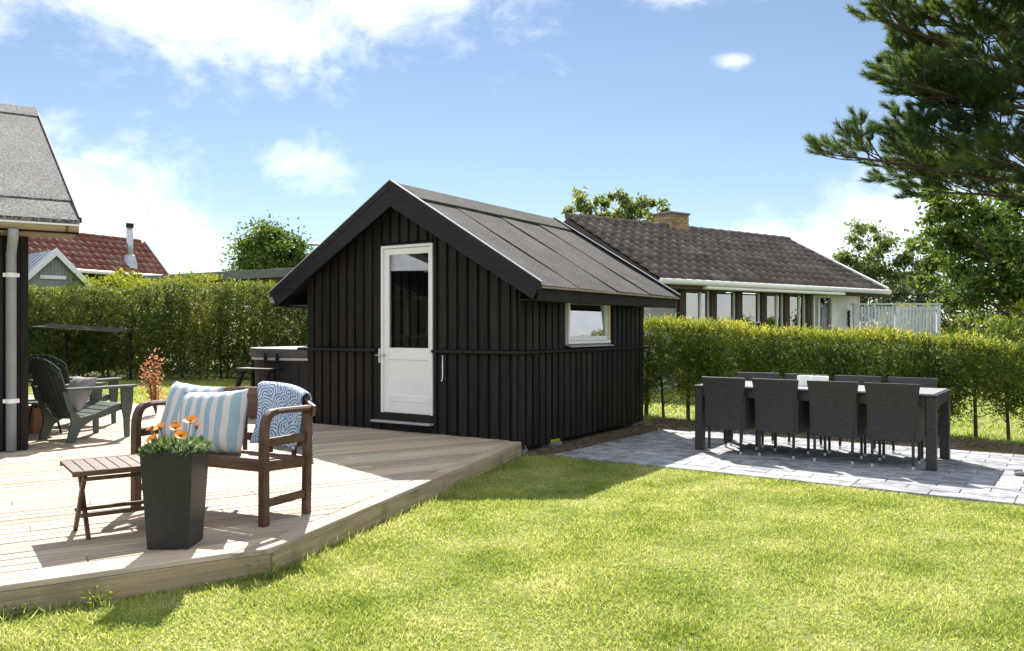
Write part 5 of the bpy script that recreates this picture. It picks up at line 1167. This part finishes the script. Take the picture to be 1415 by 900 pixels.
MB().tube([(-9, -0.06, -0.06), (0, -0.06, -0.06)], 0.07, 8).build('gutter', 'white', rroof, smooth=True)
MB().box(-8.8, -0.2, 0.2, 2.5, 0, 3.36).build('wall', 'dark', rr)
for x in (-5.0, -2.6): box('window', rr, x, x+0.9, 0.16, 0.199, 2.3, 3.2, 'glass', 0)
rf = empty('roof_flue', (-1.35, 0.42, 3.42+0.42)); rf.parent = rr
MB().tube([(0, 0, 0), (0, 0, 1.30)], 0.12, 12).build('flue_pipe', 'steel', rf, smooth=True); MB().lathe([(0.135, 1.301), (0.135, 1.43)], 12).build('flue_top', 'dark', rf); MB().lathe([(0.15, 1.431), (0.15, 1.47), (0.02, 1.52)], 12).build('flue_cap', 'steel', rf); MB().lathe([(0.30, -0.25), (0.18, 0.25), (0.14, 0.27)], 12).build('flashing', 'zinc', rf)

# white gabled annexe in front of it
ga = empty('white_gabled_annexe', (-13.75, 24.6, 0), R(48), 'small annexe with white bargeboards and blue grey seamed roof behind the hedge', 'annexe')
GZ, GW, GL = 3.74, 1.10, 3.2
groof = empty('roof', (0, 0, 0)); groof.parent = ga
for sg in (-1, 1):
    MB().add(*pxz([(0, GZ), (sg*GW, GZ-GW*1.05), (sg*GW, GZ-GW*1.05-0.06), (0, GZ-0.06)], -0.12, GL)).build('roof_sheet', 'seam', groof)
    MB().add(*pxz([(0, GZ+0.06), (sg*(GW+0.06), GZ-(GW+0.06)*1.05+0.06), (sg*(GW+0.02), GZ-(GW+0.02)*1.05-0.15), (0, GZ-0.18)], -0.15, -0.121)).build('bargeboard', 'white', groof, 0.004)
    y = 0.1
    while y < GL: MB().add(*pxz([(0, GZ+0.035), (sg*GW, GZ-GW*1.05+0.035), (sg*GW, GZ-GW*1.05+0.001), (0, GZ+0.001)], y, y+0.03)).build('seam', 'seam', groof); y += 0.38
MB().add(*pxz([(-GW+0.12, 0), (GW-0.12, 0), (GW-0.12, GZ-GW*1.05+0.02), (0, GZ-0.1), (-GW+0.12, GZ-GW*1.05+0.02)], 0.0, GL-0.2)).build('wall', 'sagepaint', ga)
x = -0.42
while x < 0.42: MB().add(*pxz([(x, 2.98), (x+0.085, 2.98), (x+0.085, GZ-0.2-abs(x+0.0425)*1.05), (x, GZ-0.2-abs(x+0.0425)*1.05)], -0.02, -0.001)).build('board', 'sagepaint', ga); x += 0.1
box('window_head', ga, -0.42, 0.30, -0.04, -0.001, 2.86, 2.97, 'white')

# flat carport roof behind the hedge
cpo = empty('carport', (-12.9, 28.0, 0), R(-31.7), 'flat grey green carport roof edge above the tall hedge', 'carport')
for i in range(4): box('fascia_board', cpo, i*2.0, i*2.0+1.995, 0, 0.04, 2.90, 3.17, 'greenboard', 0.004)
box('roof_deck', cpo, 0.0, 8.0, 0.041, 3.5, 2.98, 3.12, 'felt2'); box('soffit', cpo, 0.05, 7.95, 0.06, 3.4, 2.86, 2.979, 'rust')
for x in (0.3, 3.0, 5.7): box('post', cpo, x, x+0.1, 0.1, 0.2, 0, 2.859, 'greenboard')

# low lean-to shelf against the tall hedge
lt = empty('lean_to', (-12.3, 20.9, 0), R(-5), 'low dark plank canopy standing against the tall hedge', 'canopy')
for i in range(4): MB().add(*pxz([(0.0, 1.44+0.02*i), (2.35, 1.30+0.02*i), (2.35, 1.275+0.02*i), (0, 1.415+0.02*i)], i*0.2, i*0.2+0.19)).build('plank', 'wattle', lt, 0.004)
for x in (0.3, 2.1): box('post', lt, x, x+0.06, 0.9, 0.96, 0, 1.28, 'dark', 0.004); bar('bracket', lt, (x+0.03, 0.9, 1.05), (x+0.03, 0.08, 1.25), 0.04, 0.03, 'greenboard')
